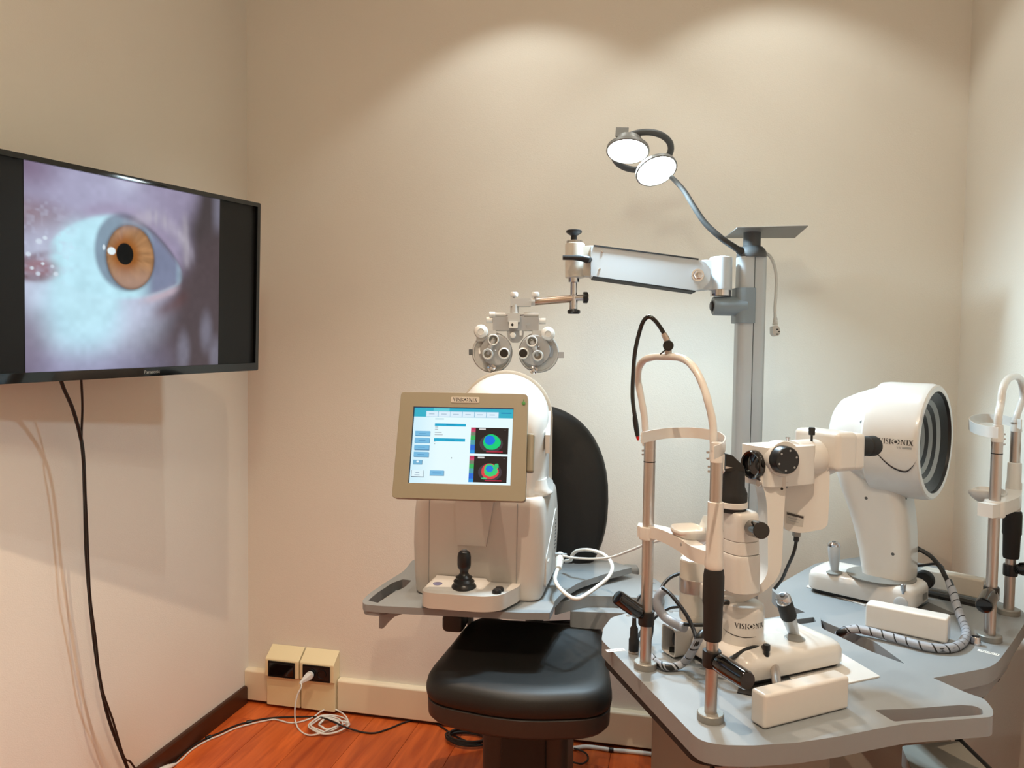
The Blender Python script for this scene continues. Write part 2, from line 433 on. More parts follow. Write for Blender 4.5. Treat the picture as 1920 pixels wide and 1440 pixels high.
# unseen round opal ceiling lamp, added to fill the upper walls with light
t = thing('added_ceiling_lamp', 'added unseen opal fill lamp over the near half of the room', 'ceiling light', (-0.35, 0.45, ZC-0.001), 0)
mk('rim', G().lathe([(0.0, 0.0), (0.150, 0.0), (0.155, -0.010), (0.150, -0.022), (0.0, -0.022)], Matrix.Translation((-0.35, 0.45, ZC-0.001)), 48), white_m, t)
mk('opal_shade', G().lathe([(0.0, -0.085), (0.05, -0.082), (0.10, -0.066), (0.135, -0.040), (0.143, -0.022), (0.0, -0.022)], Matrix.Translation((-0.35, 0.45, ZC-0.001)), 48), mat('added_lamp_glow', (255, 240, 214), 0.4, emit=(255, 206, 150), estr=3.0), t)
ld = bpy.data.lights.new('added_lamp_fill', 'POINT'); ld.energy = ROOM_FILL_W; ld.color = ROOM_FILL_C; ld.shadow_soft_size = 0.10
lo = bpy.data.objects.new('added_lamp_fill', ld); C.objects.link(lo); lo.parent = t; lo.location = (0, 0, -0.24)

# ------------------------------------------------------------------ television with the picture of an eye
def vnoise(u, v, su, sv, seed):
    rs = np.random.RandomState(seed); gr = rs.rand(64, 64)
    x, y = u*su, v*sv; xi, yi = np.floor(x).astype(int), np.floor(y).astype(int); fx, fy = x-xi, y-yi
    fx = fx*fx*(3-2*fx); fy = fy*fy*(3-2*fy)
    g4 = lambda a, b: gr[a % 64, b % 64]
    return (g4(xi, yi)*(1-fx)+g4(xi+1, yi)*fx)*(1-fy)+(g4(xi, yi+1)*(1-fx)+g4(xi+1, yi+1)*fx)*fy
def sst(a, b, x): t = np.clip((x-a)/(b-a), 0, 1); return t*t*(3-2*t)
def eye_picture(u, v):
    """u, v in 0..1 from the picture's top left; linear RGB"""
    A = lambda *c: np.array(lin(c))
    n = lambda su, sv, sd: vnoise(u, v, su, sv, sd)-0.5
    def mixc(img, c, k): return img*(1-k[..., None]) + A(*c)*k[..., None]
    img = np.zeros(u.shape+(3,)) + A(150, 142, 168)
    img = mixc(img, (176, 176, 205), sst(0.35, 0.0, np.hypot((u-0.30)/1.3, v-0.10))*0.8)
    img = mixc(img, (120, 100, 124), sst(0.16, 0.0, np.hypot((u-0.02)/1.2, (v-0.02)))*0.8)
    img = mixc(img, (140, 118, 130), sst(0.2, 0.0, np.hypot((u-0.02)*0.7, (v-0.25)*1.6)))
    # dark temple side on the right
    rd = sst(0.70, 0.86, u + 0.12*(v-0.5) + 0.08*n(5, 5, 3)); img = mixc(img, (66, 58, 58), rd*0.97)
    rb = sst(0.95, 1.25, u + 0.75*v + 0.10*n(6, 6, 4)); img = mixc(img, (82, 70, 74), rb*0.9)
    # bright pool of light: the white of the eye and the cheek below
    d = np.hypot((u-0.27)/1.0, (v-0.62)/0.95); img = mixc(img, (196, 206, 228), sst(0.52, 0.20, d)*0.95)
    d = np.hypot((u-0.25)/0.74, (v-0.70)); img = mixc(img, (188, 228, 244), sst(0.36, 0.12, d)*0.97)
    d = np.hypot((u-0.27)/0.60, (v-0.52)/1.05); img = mixc(img, (192, 233, 247), sst(0.33, 0.20, d)*0.95)
    # skin at the bottom
    img = mixc(img, (150, 150, 182), sst(0.80, 1.0, v)*sst(0.85, 0.3, u)*0.75)
    img = mixc(img, (112, 98, 116), sst(0.18, 0.0, u)*sst(0.62, 0.80, v)*0.7)
    # eye opening with the sclera
    top = 0.44 - 0.25*np.sin(np.clip((u-0.06)/0.72, 0, 1)*PI)**0.75 + 0.04*sst(0.5, 0.8, u)
    bot = 0.50 + 0.125*np.sin(np.clip((u-0.08)/0.70, 0, 1)*PI)**0.8
    ins = sst(-0.02, 0.015, v-top)*sst(-0.02, 0.02, bot-v)*sst(0.09, 0.15, u)*sst(0.78, 0.72, u)
    img = mixc(img, (190, 233, 247), ins)
    img = mixc(img, (118, 122, 150), ins*sst(0.50, 0.62, u)*0.95)
    # iris, its dark rim and the pupil
    r = np.hypot((u-0.484)/0.125, (v-0.402)/0.174)
    img = mixc(img, (118, 132, 152), sst(1.32, 1.10, np.hypot((u-0.452)/0.122, (v-0.375)/0.170))*0.85)
    ang = np.arctan2(v-0.386, u-0.455); fib = vnoise(ang*8+20, r*1.5, 1, 2, 9)-0.5
    ic = np.zeros(img.shape) + A(168, 124, 84)
    ic = ic*(1+0.35*fib[..., None])
    inn = sst(0.75, 0.35, np.hypot((u-0.455)/0.125, (v-0.39)/0.174)); ic = ic*(1-inn[..., None]) + A(150, 90, 38)*inn[..., None]
    low = sst(0.42, 0.56, v + 0.03*n(9, 9, 5)); ic = ic*(1-0.8*low[..., None]) + A(172, 142, 128)*0.8*low[..., None]
    k = sst(1.02, 0.96, r); img = img*(1-k[..., None]) + ic*k[..., None]
    img = mixc(img, (70, 56, 50), np.exp(-((r-0.99)/0.07)**2)*0.5)
    img = mixc(img, (10, 12, 12), sst(1.08, 0.94, np.hypot((u-0.453)/0.043, (v-0.386)/0.057)))
    img = mixc(img, (235, 250, 255), sst(1.1, 0.7, np.hypot((u-0.386)/0.022, (v-0.378)/0.022)))
    img = mixc(img, (225, 240, 250), sst(1.2, 0.6, np.hypot((u-0.349)/0.008, (v-0.363)/0.016))*0.8)
    # lids and lashes
    lid = np.exp(-((v-top+0.035)/0.035)**2)*sst(0.15, 0.3, u)*sst(0.80, 0.70, u)
    img = mixc(img, (160, 148, 176), lid*0.6)
    img = mixc(img, (92, 84, 104), np.exp(-((v-top+0.005)/0.018)**2)*sst(0.38, 0.5, u)*sst(0.78, 0.7, u)*0.75)
    sk = np.exp(-((v-(0.17+1.1*(u-0.60)**2*3.0))/0.045)**2)*sst(0.35, 0.6, u)*sst(0.86, 0.80, u)
    img = mixc(img, (178, 172, 186), sk*(0.55+0.6*n(60, 10, 6)))
    edge = np.exp(-((u-(0.79+0.05*(v-0.3)))/0.02)**2)*sst(0.08, 0.2, v)*sst(0.46, 0.38, v)
    img = mixc(img, (170, 164, 174), edge*0.6)
    lo = np.exp(-((v-bot-0.02)/0.025)**2)*sst(0.5, 0.62, u)*sst(0.78, 0.70, u); img = mixc(img, (196, 178, 190), lo*0.8)
    lo = np.exp(-((v-bot-0.10)/0.05)**2)*sst(0.55, 0.68, u)*sst(0.84, 0.74, u); img = mixc(img, (96, 62, 60), lo*0.6)
    # corner by the nose
    cr = sst(1.1, 0.3, np.hypot((u-0.05)/0.12, (v-0.50)/0.075)); img = mixc(img, (150, 112, 122), cr*0.9)
    img = mixc(img, (104, 72, 78), np.exp(-((v-0.545)/0.02)**2)*sst(0.13, 0.03, u)*0.7)
    img = mixc(img, (120, 96, 108), np.exp(-((v-0.46+0.4*u)/0.02)**2)*sst(0.16, 0.05, u)*0.6)
    for (a, b, s) in ((0.03, 0.50, 0.010), (0.075, 0.475, 0.009), (0.115, 0.485, 0.010), (0.13, 0.52, 0.013), (0.055, 0.525, 0.012), (0.06, 0.37, 0.016), (0.085, 0.35, 0.012), (0.016, 0.435, 0.013)):
        img = mixc(img, (215, 228, 240), sst(1.2, 0.4, np.hypot((u-a)/s, (v-b)/s))*0.85)
    lash = sst(0.30, 0.10, np.hypot((u-0.07)*1.4, v-0.36)); img = mixc(img, (190, 196, 220), lash*np.clip(n(55, 55, 8)*2, 0, 1)*0.45)
    for a, b, s in ((0.92, 0.80, 0.05), (0.78, 0.92, 0.05), (0.98, 0.95, 0.05)):
        img = mixc(img, (128, 126, 142), sst(1.2, 0.2, np.hypot((u-a)/s, (v-b)/(s*3)))*0.7)
    img = mixc(img, (120, 118, 134), sst(0.93, 0.99, u)*sst(0.25, 0.1, v)*0.8)
    img = img*(1+0.10*n(40, 34, 11)+0.10*n(16, 14, 12))[..., None]
    return np.clip(img, 0.002, 1)

def picture_screen(name, w_, h_, nu, nv, fn, parent, y, strength, cx=0.0, cz=0.0, rough=0.12, sharp=True):
    """flat panel of small faces in its parent's xz plane; fn(u, v) gives the colour each face glows with"""
    us = (np.arange(nu)+0.5)/nu; vs = (np.arange(nv)+0.5)/nv
    U, Vv = np.meshgrid(us, vs); colr = fn(U, Vv)
    gx = cx-w_/2 + w_*np.arange(nu+1)/nu; gz = cz+h_/2 - h_*np.arange(nv+1)/nv
    X, Z = np.meshgrid(gx, gz)
    co = np.stack([X, np.full(X.shape, y), Z], -1).reshape(-1, 3)
    i = np.arange(nv)[:, None]*(nu+1) + np.arange(nu)[None]
    fa = np.stack([i+nu+1, i+nu+2, i+1, i], -1).reshape(-1, 4)
    me = bpy.data.meshes.new(name)
    me.vertices.add(len(co)); me.vertices.foreach_set('co', co.ravel())
    me.loops.add(fa.size); me.loops.foreach_set('vertex_index', fa.ravel())
    me.polygons.add(len(fa)); me.polygons.foreach_set('loop_start', np.arange(len(fa))*4)
    me.update(calc_edges=True)
    at = me.color_attributes.new('picture', 'FLOAT_COLOR', 'CORNER')
    c4 = np.concatenate([colr.reshape(-1, 3), np.ones((nu*nv, 1))], 1)
    at.data.foreach_set('color', np.repeat(c4, 4, axis=0).ravel().astype(np.float32))
    mt = bpy.data.materials.new(name+'_glow'); mt.use_nodes = True; nt = mt.node_tree; b = nt.nodes['Principled BSDF']
    b.inputs['Base Color'].default_value = (0.004, 0.004, 0.004, 1); b.inputs['Roughness'].default_value = rough; b.inputs['Specular IOR Level'].default_value = 0.12
    a = nt.nodes.new('ShaderNodeAttribute'); a.attribute_name = 'picture'
    nt.links.new(a.outputs['Color'], b.inputs['Emission Color']); b.inputs['Emission Strength'].default_value = strength
    me.materials.append(mt)
    o = bpy.data.objects.new(name, me); C.objects.link(o); o.parent = parent
    return o

tv = thing('television', 'wide black television on the left wall showing a brown eye', 'television')
TVM = Matrix.Translation((-1.527, 1.9745, 1.6919)) @ Matrix.Rotation(1.34, 4, 'Z') @ Matrix.Rotation(0.045, 4, 'X') @ Matrix.Rotation(-0.022, 4, 'Y')
tv.matrix_basis = TVM
x0, x1, z0, z1 = -0.518, 0.426, -0.2818, 0.2818
g = G(); g.prism(roundpoly([(x0, z0), (x1, z0), (x1, z1), (x0, z1)], 0.006, 3), -0.012, 0.012, 0.003, 2,
                 holes=[[(x0+0.014, z0+0.026), (x1-0.014, z0+0.026), (x1-0.014, z1-0.014), (x0+0.014, z1-0.014)]],
                 M=Matrix(((1, 0, 0, 0), (0, 0, -1, 0), (0, 1, 0, 0), (0, 0, 0, 1))))
mk('bezel', g, gloss_m, tv, False)
g = G().box(((x0+x1)/2, 0.004, 0.006), (x1-x0-0.022, 0.006, z1-z0-0.036)); mk('screen_panel', g, mat('screen_black', (17, 17, 17), 0.35, spec=0.3), tv, False)
picture_screen('screen_picture', 0.622, 0.5235, 380, 320, eye_picture, tv, -0.0005, 0.98, -0.052, 0.006)
g = G().box(((x0+x1)/2, 0.030, -0.02), (x1-x0-0.10, 0.036, z1-z0-0.10), 0.012, 3); mk('back_cover', g, black_m, tv, False)
g = G().box((-0.10, 0.056, 0.0), (0.22, 0.018, 0.20), 0.003, 1)
mk('mount_plate', g, greyd_m, tv, False)
g = G(); a_ = TVM @ V((-0.10, 0.064, 0.0)); b_ = V((XL+0.012, a_.y+0.05, a_.z))
g.tube([a_, a_.lerp(b_, 0.5)+V((0, 0.02, 0)), b_], 0.014); mk('mount_arm', g, greyd_m, tv)
g = G().box((XL+0.007, a_.y+0.05, a_.z), (0.012, 0.10, 0.20), 0.002, 1); mk('wall_plate', g, greyd_m, tv)
def text_obj(name, body, size, M, m_, parent, align='CENTER'):
    cu = bpy.data.curves.new(name, 'FONT'); cu.body = body; cu.size = size; cu.align_x = align; cu.resolution_u = 2
    to = bpy.data.objects.new(name, cu); C.objects.link(to)
    dg = bpy.context.evaluated_depsgraph_get(); me = bpy.data.meshes.new_from_object(to.evaluated_get(dg))
    bpy.data.objects.remove(to); bpy.data.curves.remove(cu)
    me.transform(world_m(parent).inverted() @ M); me.materials.clear(); me.materials.append(m_); me.name = name
    o = bpy.data.objects.new(name, me); C.objects.link(o); o.parent = parent
    return o
text_obj('brand_lettering', 'Panasonic', 0.0135, TVM @ frame((0.0, -0.0124, z0+0.0085), x=(1, 0, 0), z=(0, -1, 0)), mat('silver_print', (150, 152, 146), 0.4), tv)

def cable(name, pts, r, m_, label, n=8, group=None):
    return solo(name, G().tube(spline(pts, n), r, 10), m_, label, 'cable', group)
pth = [Wx(x, y, X) for x, y, X in ((112, 705, -1.655), (119, 727, -1.66), (136, 766, -1.675), (150, 815, -1.69), (156, 855, -1.70), (159, 930, -1.71), (162, 1040, -1.72), (171, 1150, -1.73), (184, 1255, -1.735), (203, 1345, -1.74), (233, 1425, -1.745), (252, 1470, -1.745))]
cable('hanging_cable', pth, 0.0052, wireb_m, 'thick black cable hanging from the television down to the skirting')
pth = [Wx(x, y, X) for x, y, X in ((151, 700, -1.655), (153, 722, -1.66), (154.5, 765, -1.675), (153, 812, -1.69), (154, 846, -1.69), (159, 905, -1.695), (163, 985, -1.70), (167, 1080, -1.705), (169, 1120, -1.71), (179, 1195, -1.715), (190, 1285, -1.72), (212, 1352, -1.725), (232, 1418, -1.73), (244, 1428, -1.735), (258, 1448, -1.735))]
cable('hanging_cable', pth, 0.0032, wireb_m, 'thin black cable hanging straight from the television beside the thick one')

# ------------------------------------------------------------------ sockets and floor cables
def socket_box(xa, xb, label, twin):
    t = thing('socket_box', label, 'socket', ((xa+xb)/2, YB-0.03, 0.014), 0, 'trunking socket boxes on the back wall')
    yf = YB-0.058
    sec = [(YB-0.001, 0.252), (yf+0.004, 0.214), (yf, 0.206), (yf, 0.140), (yf+0.012, 0.132), (yf+0.012, 0.014), (YB-0.001, 0.014)]
    g = G(); g.prism([(y, z) for y, z in sec], xa, xb, 0.002, 2, M=Matrix(((0, 0, 1, 0), (1, 0, 0, 0), (0, 1, 0, 0), (0, 0, 0, 1))))
    mk('housing', g, socket_m, t)
    zc = 0.172; xm = (xa+xb)/2; wd = (xb-xa)*0.78
    mk('face_plate', G().box((xm, yf-0.001, zc), (wd, 0.005, 0.062), 0.0018, 2), black_m, t)
    mk('face_rim', G().prism(rrect(wd+0.004, 0.066, 0.002, 2), -0.001, 0.0015, holes=[rrect(wd-0.006, 0.054, 0.002, 2)], M=frame((xm, yf-0.002, zc), x=(1, 0, 0), z=(0, -1, 0))), blackr_m, t)
    if twin:
        for dx in (-0.022, 0.024):
            mk('outlet', G().lathe([(0.0195, 0), (0.0195, 0.004), (0.017, 0.004), (0.016, 0.001), (0.0, 0.0008)], frame((xm+dx, yf-0.0032, zc), z=(0, -1, 0)), 28), black_m, t)
    else:
        mk('blank_cover', G().box((xm, yf-0.004, zc), (wd-0.010, 0.003, 0.050), 0.001, 1), gloss_m, t)
    return t
socket_box(-1.672, -1.522, 'cream socket box with a blank dark cover, nearest the corner', False)
socket_box(-1.516, -1.366, 'cream socket box with a white plug in its dark outlet', True)

FZ = 0.004
t = thing('charging_cable', 'white cable plugged in the socket box, its slack coiled on the floor', 'cable', Wz(618, 1362, 0))
p = V((-1.463, YB-0.066, 0.168))
mk('plug', G().cyl(p, p+V((0, -0.014, 0)), 0.0155, 0.0165, 20, 0.002).loft([[V((p.x-0.012*k+dx*k2, p.y-0.012-0.016*k, p.z-0.010*k+dz*k2)) for dx, dz in rrect(0.024, 0.024, 0.006)] for k, k2 in ((0, 1.1), (0.6, 0.95), (1.4, 0.55), (2.0, 0.3))]), wirew_m, t)
cc = Wz(616, 1361, 0.006)
pts = [p+V((-0.022, -0.042, -0.018)), Wy(565, 1288, 2.79), Wy(557, 1305, 2.775), Wy(553, 1330, 2.76), Wz(554, 1352, 0.014), Wz(561, 1368, FZ), Wz(577, 1378, FZ), Wz(597, 1376, 0.010), Wz(622, 1366, 0.018), Wz(645, 1357, 0.020)]
rng = random.Random(3)
for k in range(5*10):
    a = 0.5-2*PI*k/10; rr = 0.052 + 0.020*math.sin(k*0.23+1)
    pts.append(cc + V((math.cos(a)*rr*1.15, math.sin(a)*rr, 0.002+0.011*((k*7) % 10)/10)))
pts += [Wz(652, 1352, 0.012), Wz(643, 1338, 0.02), Wz(620, 1328, 0.022), Wz(602, 1334, 0.014), Wz(590, 1343, FZ), Wz(580, 1348, FZ), Wz(560, 1354, FZ), Wz(541, 1355, FZ), Wz(516, 1349, FZ), Wz(494, 1352, FZ), Wz(468, 1358, FZ), Wz(440, 1366, FZ), Wz(412, 1379, FZ), Wz(392, 1387, FZ), Wz(362, 1404, FZ), Wz(340, 1424, FZ), Wz(328, 1434, FZ)]
mk('cord', G().tube(spline(pts, 6), 0.0030, 8), wirew_m, t)
q0, q1 = Wz(330, 1432, 0.008), Wz(300, 1446, 0.012)
mk('connector', G().cyl(q0, q0.lerp(q1, 0.45), 0.004, 0.010, 14).cyl(q0.lerp(q1, 0.42), q1, 0.011, 0.012, 14, 0.003), wirew_m, t)
mk('cable_tie', G().box(Wz(651, 1357, 0.016), (0.016, 0.012, 0.020), 0.002, 1), wirew_m, t)

bpts = [Wz(x, y, FZ) for x, y in ((318, 1440), (336, 1421), (362, 1399), (392, 1382), (412, 1374), (440, 1361), (468, 1353), (494, 1348), (522, 1345), (556, 1344), (584, 1344))]
bpts += [Wz(605, 1346, 0.020), Wz(622, 1352, 0.028), Wz(640, 1360, 0.026), Wz(655, 1366, 0.012), Wz(681, 1373, FZ), Wz(704, 1374, FZ), Wz(730, 1366, FZ), Wz(760, 1354, FZ), Wz(794, 1348, FZ), Wz(822, 1359, FZ), Wz(850, 1378, FZ), Wz(880, 1392, 0.008)]
t = thing('floor_cable', 'black cable running over the floor from the left skirting to beneath the chair', 'cable', bpts[10])
mk('cord', G().tube(spline(bpts, 6), 0.0034, 8), wireb_m, t)
for a in (3, 6, 0.45):
    i = int(a); c = bpts[i].lerp(bpts[i+1], a-i) + V((0.0, -0.004, 0)); d = (bpts[i+1]-bpts[i]).normalized()*0.010
    mk('cable_tie', G().cyl(c-d, c+d, 0.0078, seg=12), wireb_m, t)
g = G(); cc2 = Wz(874, 1389, 0.006); pts = []
for k in range(4*12):
    a = 2*PI*k/12; pts.append(cc2 + V((math.cos(a)*(0.075+0.008*math.sin(k*0.7)), math.sin(a)*(0.050+0.006*math.cos(k*0.5)), 0.003+0.020*k/48)))
solo('cable_coil', g.tube(spline(pts, 3), 0.0042, 8), wireb_m, 'coil of black cable lying on the floor behind the chair base', 'cable')
t = thing('conduit', 'white ribbed conduit lying along the floor by the trunking, right of the chair', 'cable', Wz(1150, 1407, 0))
cp = [Wz(x, y, 0.008) for x, y in ((1062, 1404), (1082, 1402), (1098, 1400), (1120, 1402), (1146, 1406), (1180, 1409), (1215, 1413), (1260, 1420), (1330, 1432))]
sp_ = spline(cp, 24); mk('hose', G().tube(sp_, [0.0075+0.0006*(i % 2) for i in range(len(sp_))], 10), wirew_m, t)
mk('tape', G().cyl(cp[4]-(cp[5]-cp[4])*0.13, cp[4]+(cp[5]-cp[4])*0.13, 0.0092, seg=14), wireb_m, t)
lp = [Wz(x, y, 0.010) for x, y in ((1068, 1400), (1085, 1406), (1098, 1412), (1103, 1421), (1098, 1429), (1088, 1432), (1070, 1428))]
cable('floor_cable', lp, 0.0034, wireb_m, 'short loop of black cable on the floor at the right of the chair base')

# ------------------------------------------------------------------ examination chair
def xy(p): return (p.x, p.y)
ch = thing('examination_chair', 'black padded examination chair below the left instrument table', 'chair', (-0.40, 2.08, 0), 0.07)
FL, FM, FR = Wz(781, 1300, 0.62), Wz(965, 1352, 0.60), Wz(1152, 1330, 0.62)
BL, BR = Wz(880, 1162, 0.65), Wz(1132, 1166, 0.65)
out = roundpoly([xy(FL), xy(FM), xy(FR), xy(BR), xy(BL)], [0.10, 0.10, 0.09, 0.10, 0.10], 8)
_o = [V(p) for p in out]; _L = [0]
for _i in range(len(_o)): _L.append(_L[-1]+(_o[(_i+1) % len(_o)]-_o[_i]).length)
out = []
for _k in range(120):
    _d = _L[-1]*_k/120; _i = max(j for j in range(len(_o)) if _L[j] <= _d); _q = _o[_i].lerp(_o[(_i+1) % len(_o)], (_d-_L[_i])/max(_L[_i+1]-_L[_i], 1e-9)); out.append((_q.x, _q.y))
cen = V((sum(p[0] for p in out)/len(out), sum(p[1] for p in out)/len(out)))
ax_b = V(((BL.x+BR.x)/2, (BL.y+BR.y)/2)); ax_f = V(((FL.x+FR.x)/2, (FL.y+FR.y)/2)); axd = (ax_b-ax_f).normalized(); axn = V((axd.y, -axd.x))
def seat_bump(x, y):
    q = V((x, y))-cen; a, b = q.dot(axn), q.dot(axd)
    h = 0.034*math.exp(-((b-0.18)/0.09)**2)*max(0, 1-(a/0.24)**2)
    h -= 0.040*math.exp(-((b-0.215)/0.040)**2)*math.exp(-(a/0.12)**4)
    return h - 0.018*math.exp(-((b+0.02)/0.14)**2)*math.exp(-(a/0.13)**2)
def ring(k, z, bump=0.0): return [V((cen.x+(p[0]-cen.x)*k, cen.y+(p[1]-cen.y)*k, z + (bump*seat_bump(cen.x+(p[0]-cen.x)*k, cen.y+(p[1]-cen.y)*k) if bump else 0))) for p in out]
g = G(); g.loft([ring(0.96, 0.594), ring(0.99, 0.600), ring(1.0, 0.612), ring(0.998, 0.625), ring(0.985, 0.640, 0.2), ring(0.955, 0.652, 0.5), ring(0.91, 0.659, 0.8), ring(0.84, 0.663, 1)] + [ring(k, 0.664, 1) for k in (0.80, 0.76, 0.72, 0.68, 0.64, 0.6, 0.55, 0.5, 0.45, 0.4, 0.35, 0.3, 0.25, 0.2, 0.15, 0.1, 0.05, 0.02)])
mk('seat_pad', g, leather_m, ch, smooth=60)
g = G(); g.loft([ring(0.86, 0.536), ring(0.94, 0.540), ring(0.978, 0.552), ring(0.985, 0.592), ring(0.96, 0.598)]); mk('seat_shell', g, shell_m, ch, smooth=50)
bc = W(990, 935, 2.60); nb = V((-axd.x, -axd.y, 0)).normalized(); sb = V((axn.x, axn.y, 0)).normalized()
rings = []
for t_, k in ((0.055, 0.80), (0.050, 0.93), (0.030, 0.99), (0.005, 1.0), (-0.020, 0.97), (-0.034, 0.88), (-0.042, 0.7), (-0.046, 0.4), (-0.047, 0.05)):
    rr = []
    for j in range(48):
        a = 2*PI*j/48; c_, s_ = math.cos(a), math.sin(a); e = 2/2.3
        px, pz = math.copysign(abs(c_)**e, c_)*0.268*k, math.copysign(abs(s_)**e, s_)*0.318*k
        rr.append(bc + sb*px + V((0, 0, 1))*pz - nb*(t_ + 0.10*(pz+0.1)*0.5))
    rings.append(rr)
mk('backrest', G().loft(rings), leather_m, ch, smooth=60)
sc_ = V((ax_b.x, ax_b.y, 0.56))
mk('backrest_support', G().tube([sc_-V((axd.x, axd.y, 0))*0.12, sc_+V((0.0, 0.03, 0.0)), V((bc.x, bc.y, 0.66))-nb*0.10, V((bc.x, bc.y, 0.85))-nb*0.085], 0.03, 12), shell_m, ch)
for s_, lab in ((-1, 0), (1, 1)):
    c_ = W(850, 1167, 2.30) if s_ < 0 else W(850, 1167, 2.30)+sb*0.62+V((0, 0.05, 0))
    M = frame(c_, x=sb, z=(0, 0, 1))
    ad = V((axd.x, axd.y, 0)).normalized()
    g = G().loft([[c_ + ad*(b_) + sb*(q[0]*k) + V((0, 0, q[1]*k)) for q in rrect(0.066, 0.056, 0.018, 5)] for b_, k in ((-0.015, 0.8), (-0.005, 0.97), (0.02, 1), (0.24, 1), (0.26, 0.85))])
    arm = mk('armrest', g, shell_m, ch, smooth=60)
    q = c_ + sb*(-s_)*0.036
    mk('armrest_bracket', G().box((0, 0.08, -0.035), (0.012, 0.05, 0.13), 0.004, 2, M=frame(q, x=sb, z=(0, 0, 1))), grey_m, arm)
pc = V((-0.405, 2.10, 0))
mk('pedestal', G().prism(roundpoly([(-0.115, -0.14), (0.115, -0.14), (0.115, 0.14), (-0.115, 0.14)], 0.03, 4), 0.06, 0.54, 0.004, 2, M=Matrix.Translation(pc) @ rotz(0.07)), shell_m, ch)
mk('pedestal_cover', G().box((0.0, -0.146, 0.30), (0.12, 0.02, 0.46), 0.006, 2, M=Matrix.Translation(pc) @ rotz(0.07)), blackr_m, ch)
mk('foot', G().loft([[pc + rotz(0.07).to_3x3() @ V((x*k, y*k, z)) for x, y in rrect(0.46, 0.56, 0.08, 6)] for z, k in ((0.001, 1.0), (0.03, 1.0), (0.05, 0.94), (0.12, 0.60), (0.20, 0.50))]), shell_m, ch)

# ------------------------------------------------------------------ column with its arm
st = thing('instrument_column', 'tall aluminium column with grey collar, flat top plate and swing arm', 'stand', (0.2, 2.61, 0), YAW)
DC = 2.5
top = W(1409, 483, DC); axp = V((top.x, top.y, 0))
CM = Matrix.Translation(axp) @ rotz(YAW)
g = G().prism(roundpoly([(-0.046, -0.036), (0.0, -0.036), (0.0, 0.03), (-0.046, 0.03)], [0.026, 0.002, 0.002, 0.026], 8), 0.06, top.z, M=CM); mk('column_profile', g, alu_m, st)
g = G().prism(roundpoly([(0.004, -0.028), (0.046, -0.028), (0.046, 0.036), (0.004, 0.036)], [0.002, 0.028, 0.028, 0.002], 8), 0.06, top.z, M=CM); mk('column_profile', g, alu_m, st)
mk('groove', G().box((0.002, 0.0, (0.06+top.z)/2), (0.006, 0.05, top.z-0.06), M=CM), greyd_m, st)
zt = W(1409, 463, DC).z
mk('top_collar', G().lathe([(0.046, 0), (0.047, 0.004), (0.047, 0.012), (0.043, 0.024), (0.034, zt-top.z), (0.03, zt-top.z+0.001)], Matrix.Translation((axp.x, axp.y, top.z-0.001)), 36), greyd_m, st)
zp = W(1440, 437, DC).z
mk('top_tube', G().cyl((axp.x, axp.y, zt-0.004), (axp.x, axp.y, zp), 0.0275), greyd_m, st)
pl = [Wz(1358, 447, zp), Wz(1490, 447, zp), Wz(1515, 425, zp), Wz(1382, 428, zp)]
mk('top_plate', G().prism([xy(p) for p in pl], zp, zp+0.004, 0.001, 1), plate_m, st)
mk('column_foot', G().prism(rrect(0.26, 0.30, 0.03), 0.0, 0.06, 0.006, 2, M=CM), pedestal_m, st)

# clamp and horizontal stub
zc1, zc0 = W(1395, 541, DC).z, W(1395, 606, DC).z
mk('clamp', G().prism(roundpoly([(-0.056, -0.046), (0.004, -0.046), (0.004, 0.04), (-0.056, 0.04)], [0.03, 0.004, 0.004, 0.03], 6), zc0, zc1, 0.004, 2, M=CM), slate_m, st)
a, b_ = W(1398, 574, DC-0.01), W(1336, 574, DC-0.01)
mk('stub', G().cyl(a, b_, 0.032, 0.030, 28, 0.004), slate_m, st)
mk('end_knob', G().cyl(b_, W(1332, 574, DC-0.01), 0.017, 0.015, 24, 0.002), black_m, st)
# arm
am = mk('pivot', G().cyl(W(1351, 545, DC-0.01), W(1352, 483, DC-0.01), 0.0355, seg=36, bev=0.003), armpaint_m, st)
mk('pivot_ring', G().cyl(W(1351, 556, DC-0.01), W(1351, 544, DC-0.01), 0.033, seg=36), chrome_m, am)
def plane_prism(px_pts, D0, D1, bev=0.0, r=0.0, seg=2):
    """outline on a vertical plane facing the camera, given depth range"""
    o = W(960, 720, D0); Mx = Matrix.Identity(4)
    for i in range(3): Mx[i][0] = RT[i]; Mx[i][1] = UP[i]; Mx[i][2] = FW[i]; Mx[i][3] = CAM[i]
    k = D0/FPX; P = [((x-CX)*k, -(y-CY)*k) for x, y in px_pts]
    if r: P = roundpoly(P, r, 5)
    return G().prism(P, D0, D1, bev, seg, M=Mx)
ar = mk('swing_arm', plane_prism([(1108, 460), (1300, 485), (1322, 491), (1333, 505), (1331, 528), (1319, 541), (1303, 545), (1108, 518)], 2.455, 2.51, 0.003, 0.004), armpaint_m, st)
mk('arm_gasket', plane_prism([(1114, 459), (1310, 484.5), (1310, 487), (1114, 461.5)], 2.452, 2.512), blackr_m, ar)
mk('arm_gasket', plane_prism([(1112, 517.5), (1304, 545), (1304, 547.5), (1112, 520.5)], 2.452, 2.512), blackr_m, ar)
mk('arm_link', plane_prism([(1318, 487), (1345, 487), (1345, 541), (1306, 545)], 2.475, 2.505, 0.002), armpaint_m, ar)
c_ = W(1308, 516, 2.455); mk('bolt', G().lathe([(0.020, 0), (0.020, 0.003), (0.0, 0.003)], frame(c_, z=-FW), 28).lathe([(0.015, 0), (0.015, 0.010), (0.013, 0.012), (0.0, 0.012)], frame(c_, z=-FW), 6).lathe([(0.008, 0.01), (0.008, 0.016), (0.0, 0.018)], frame(c_, z=-FW), 16), chrome_m, ar)
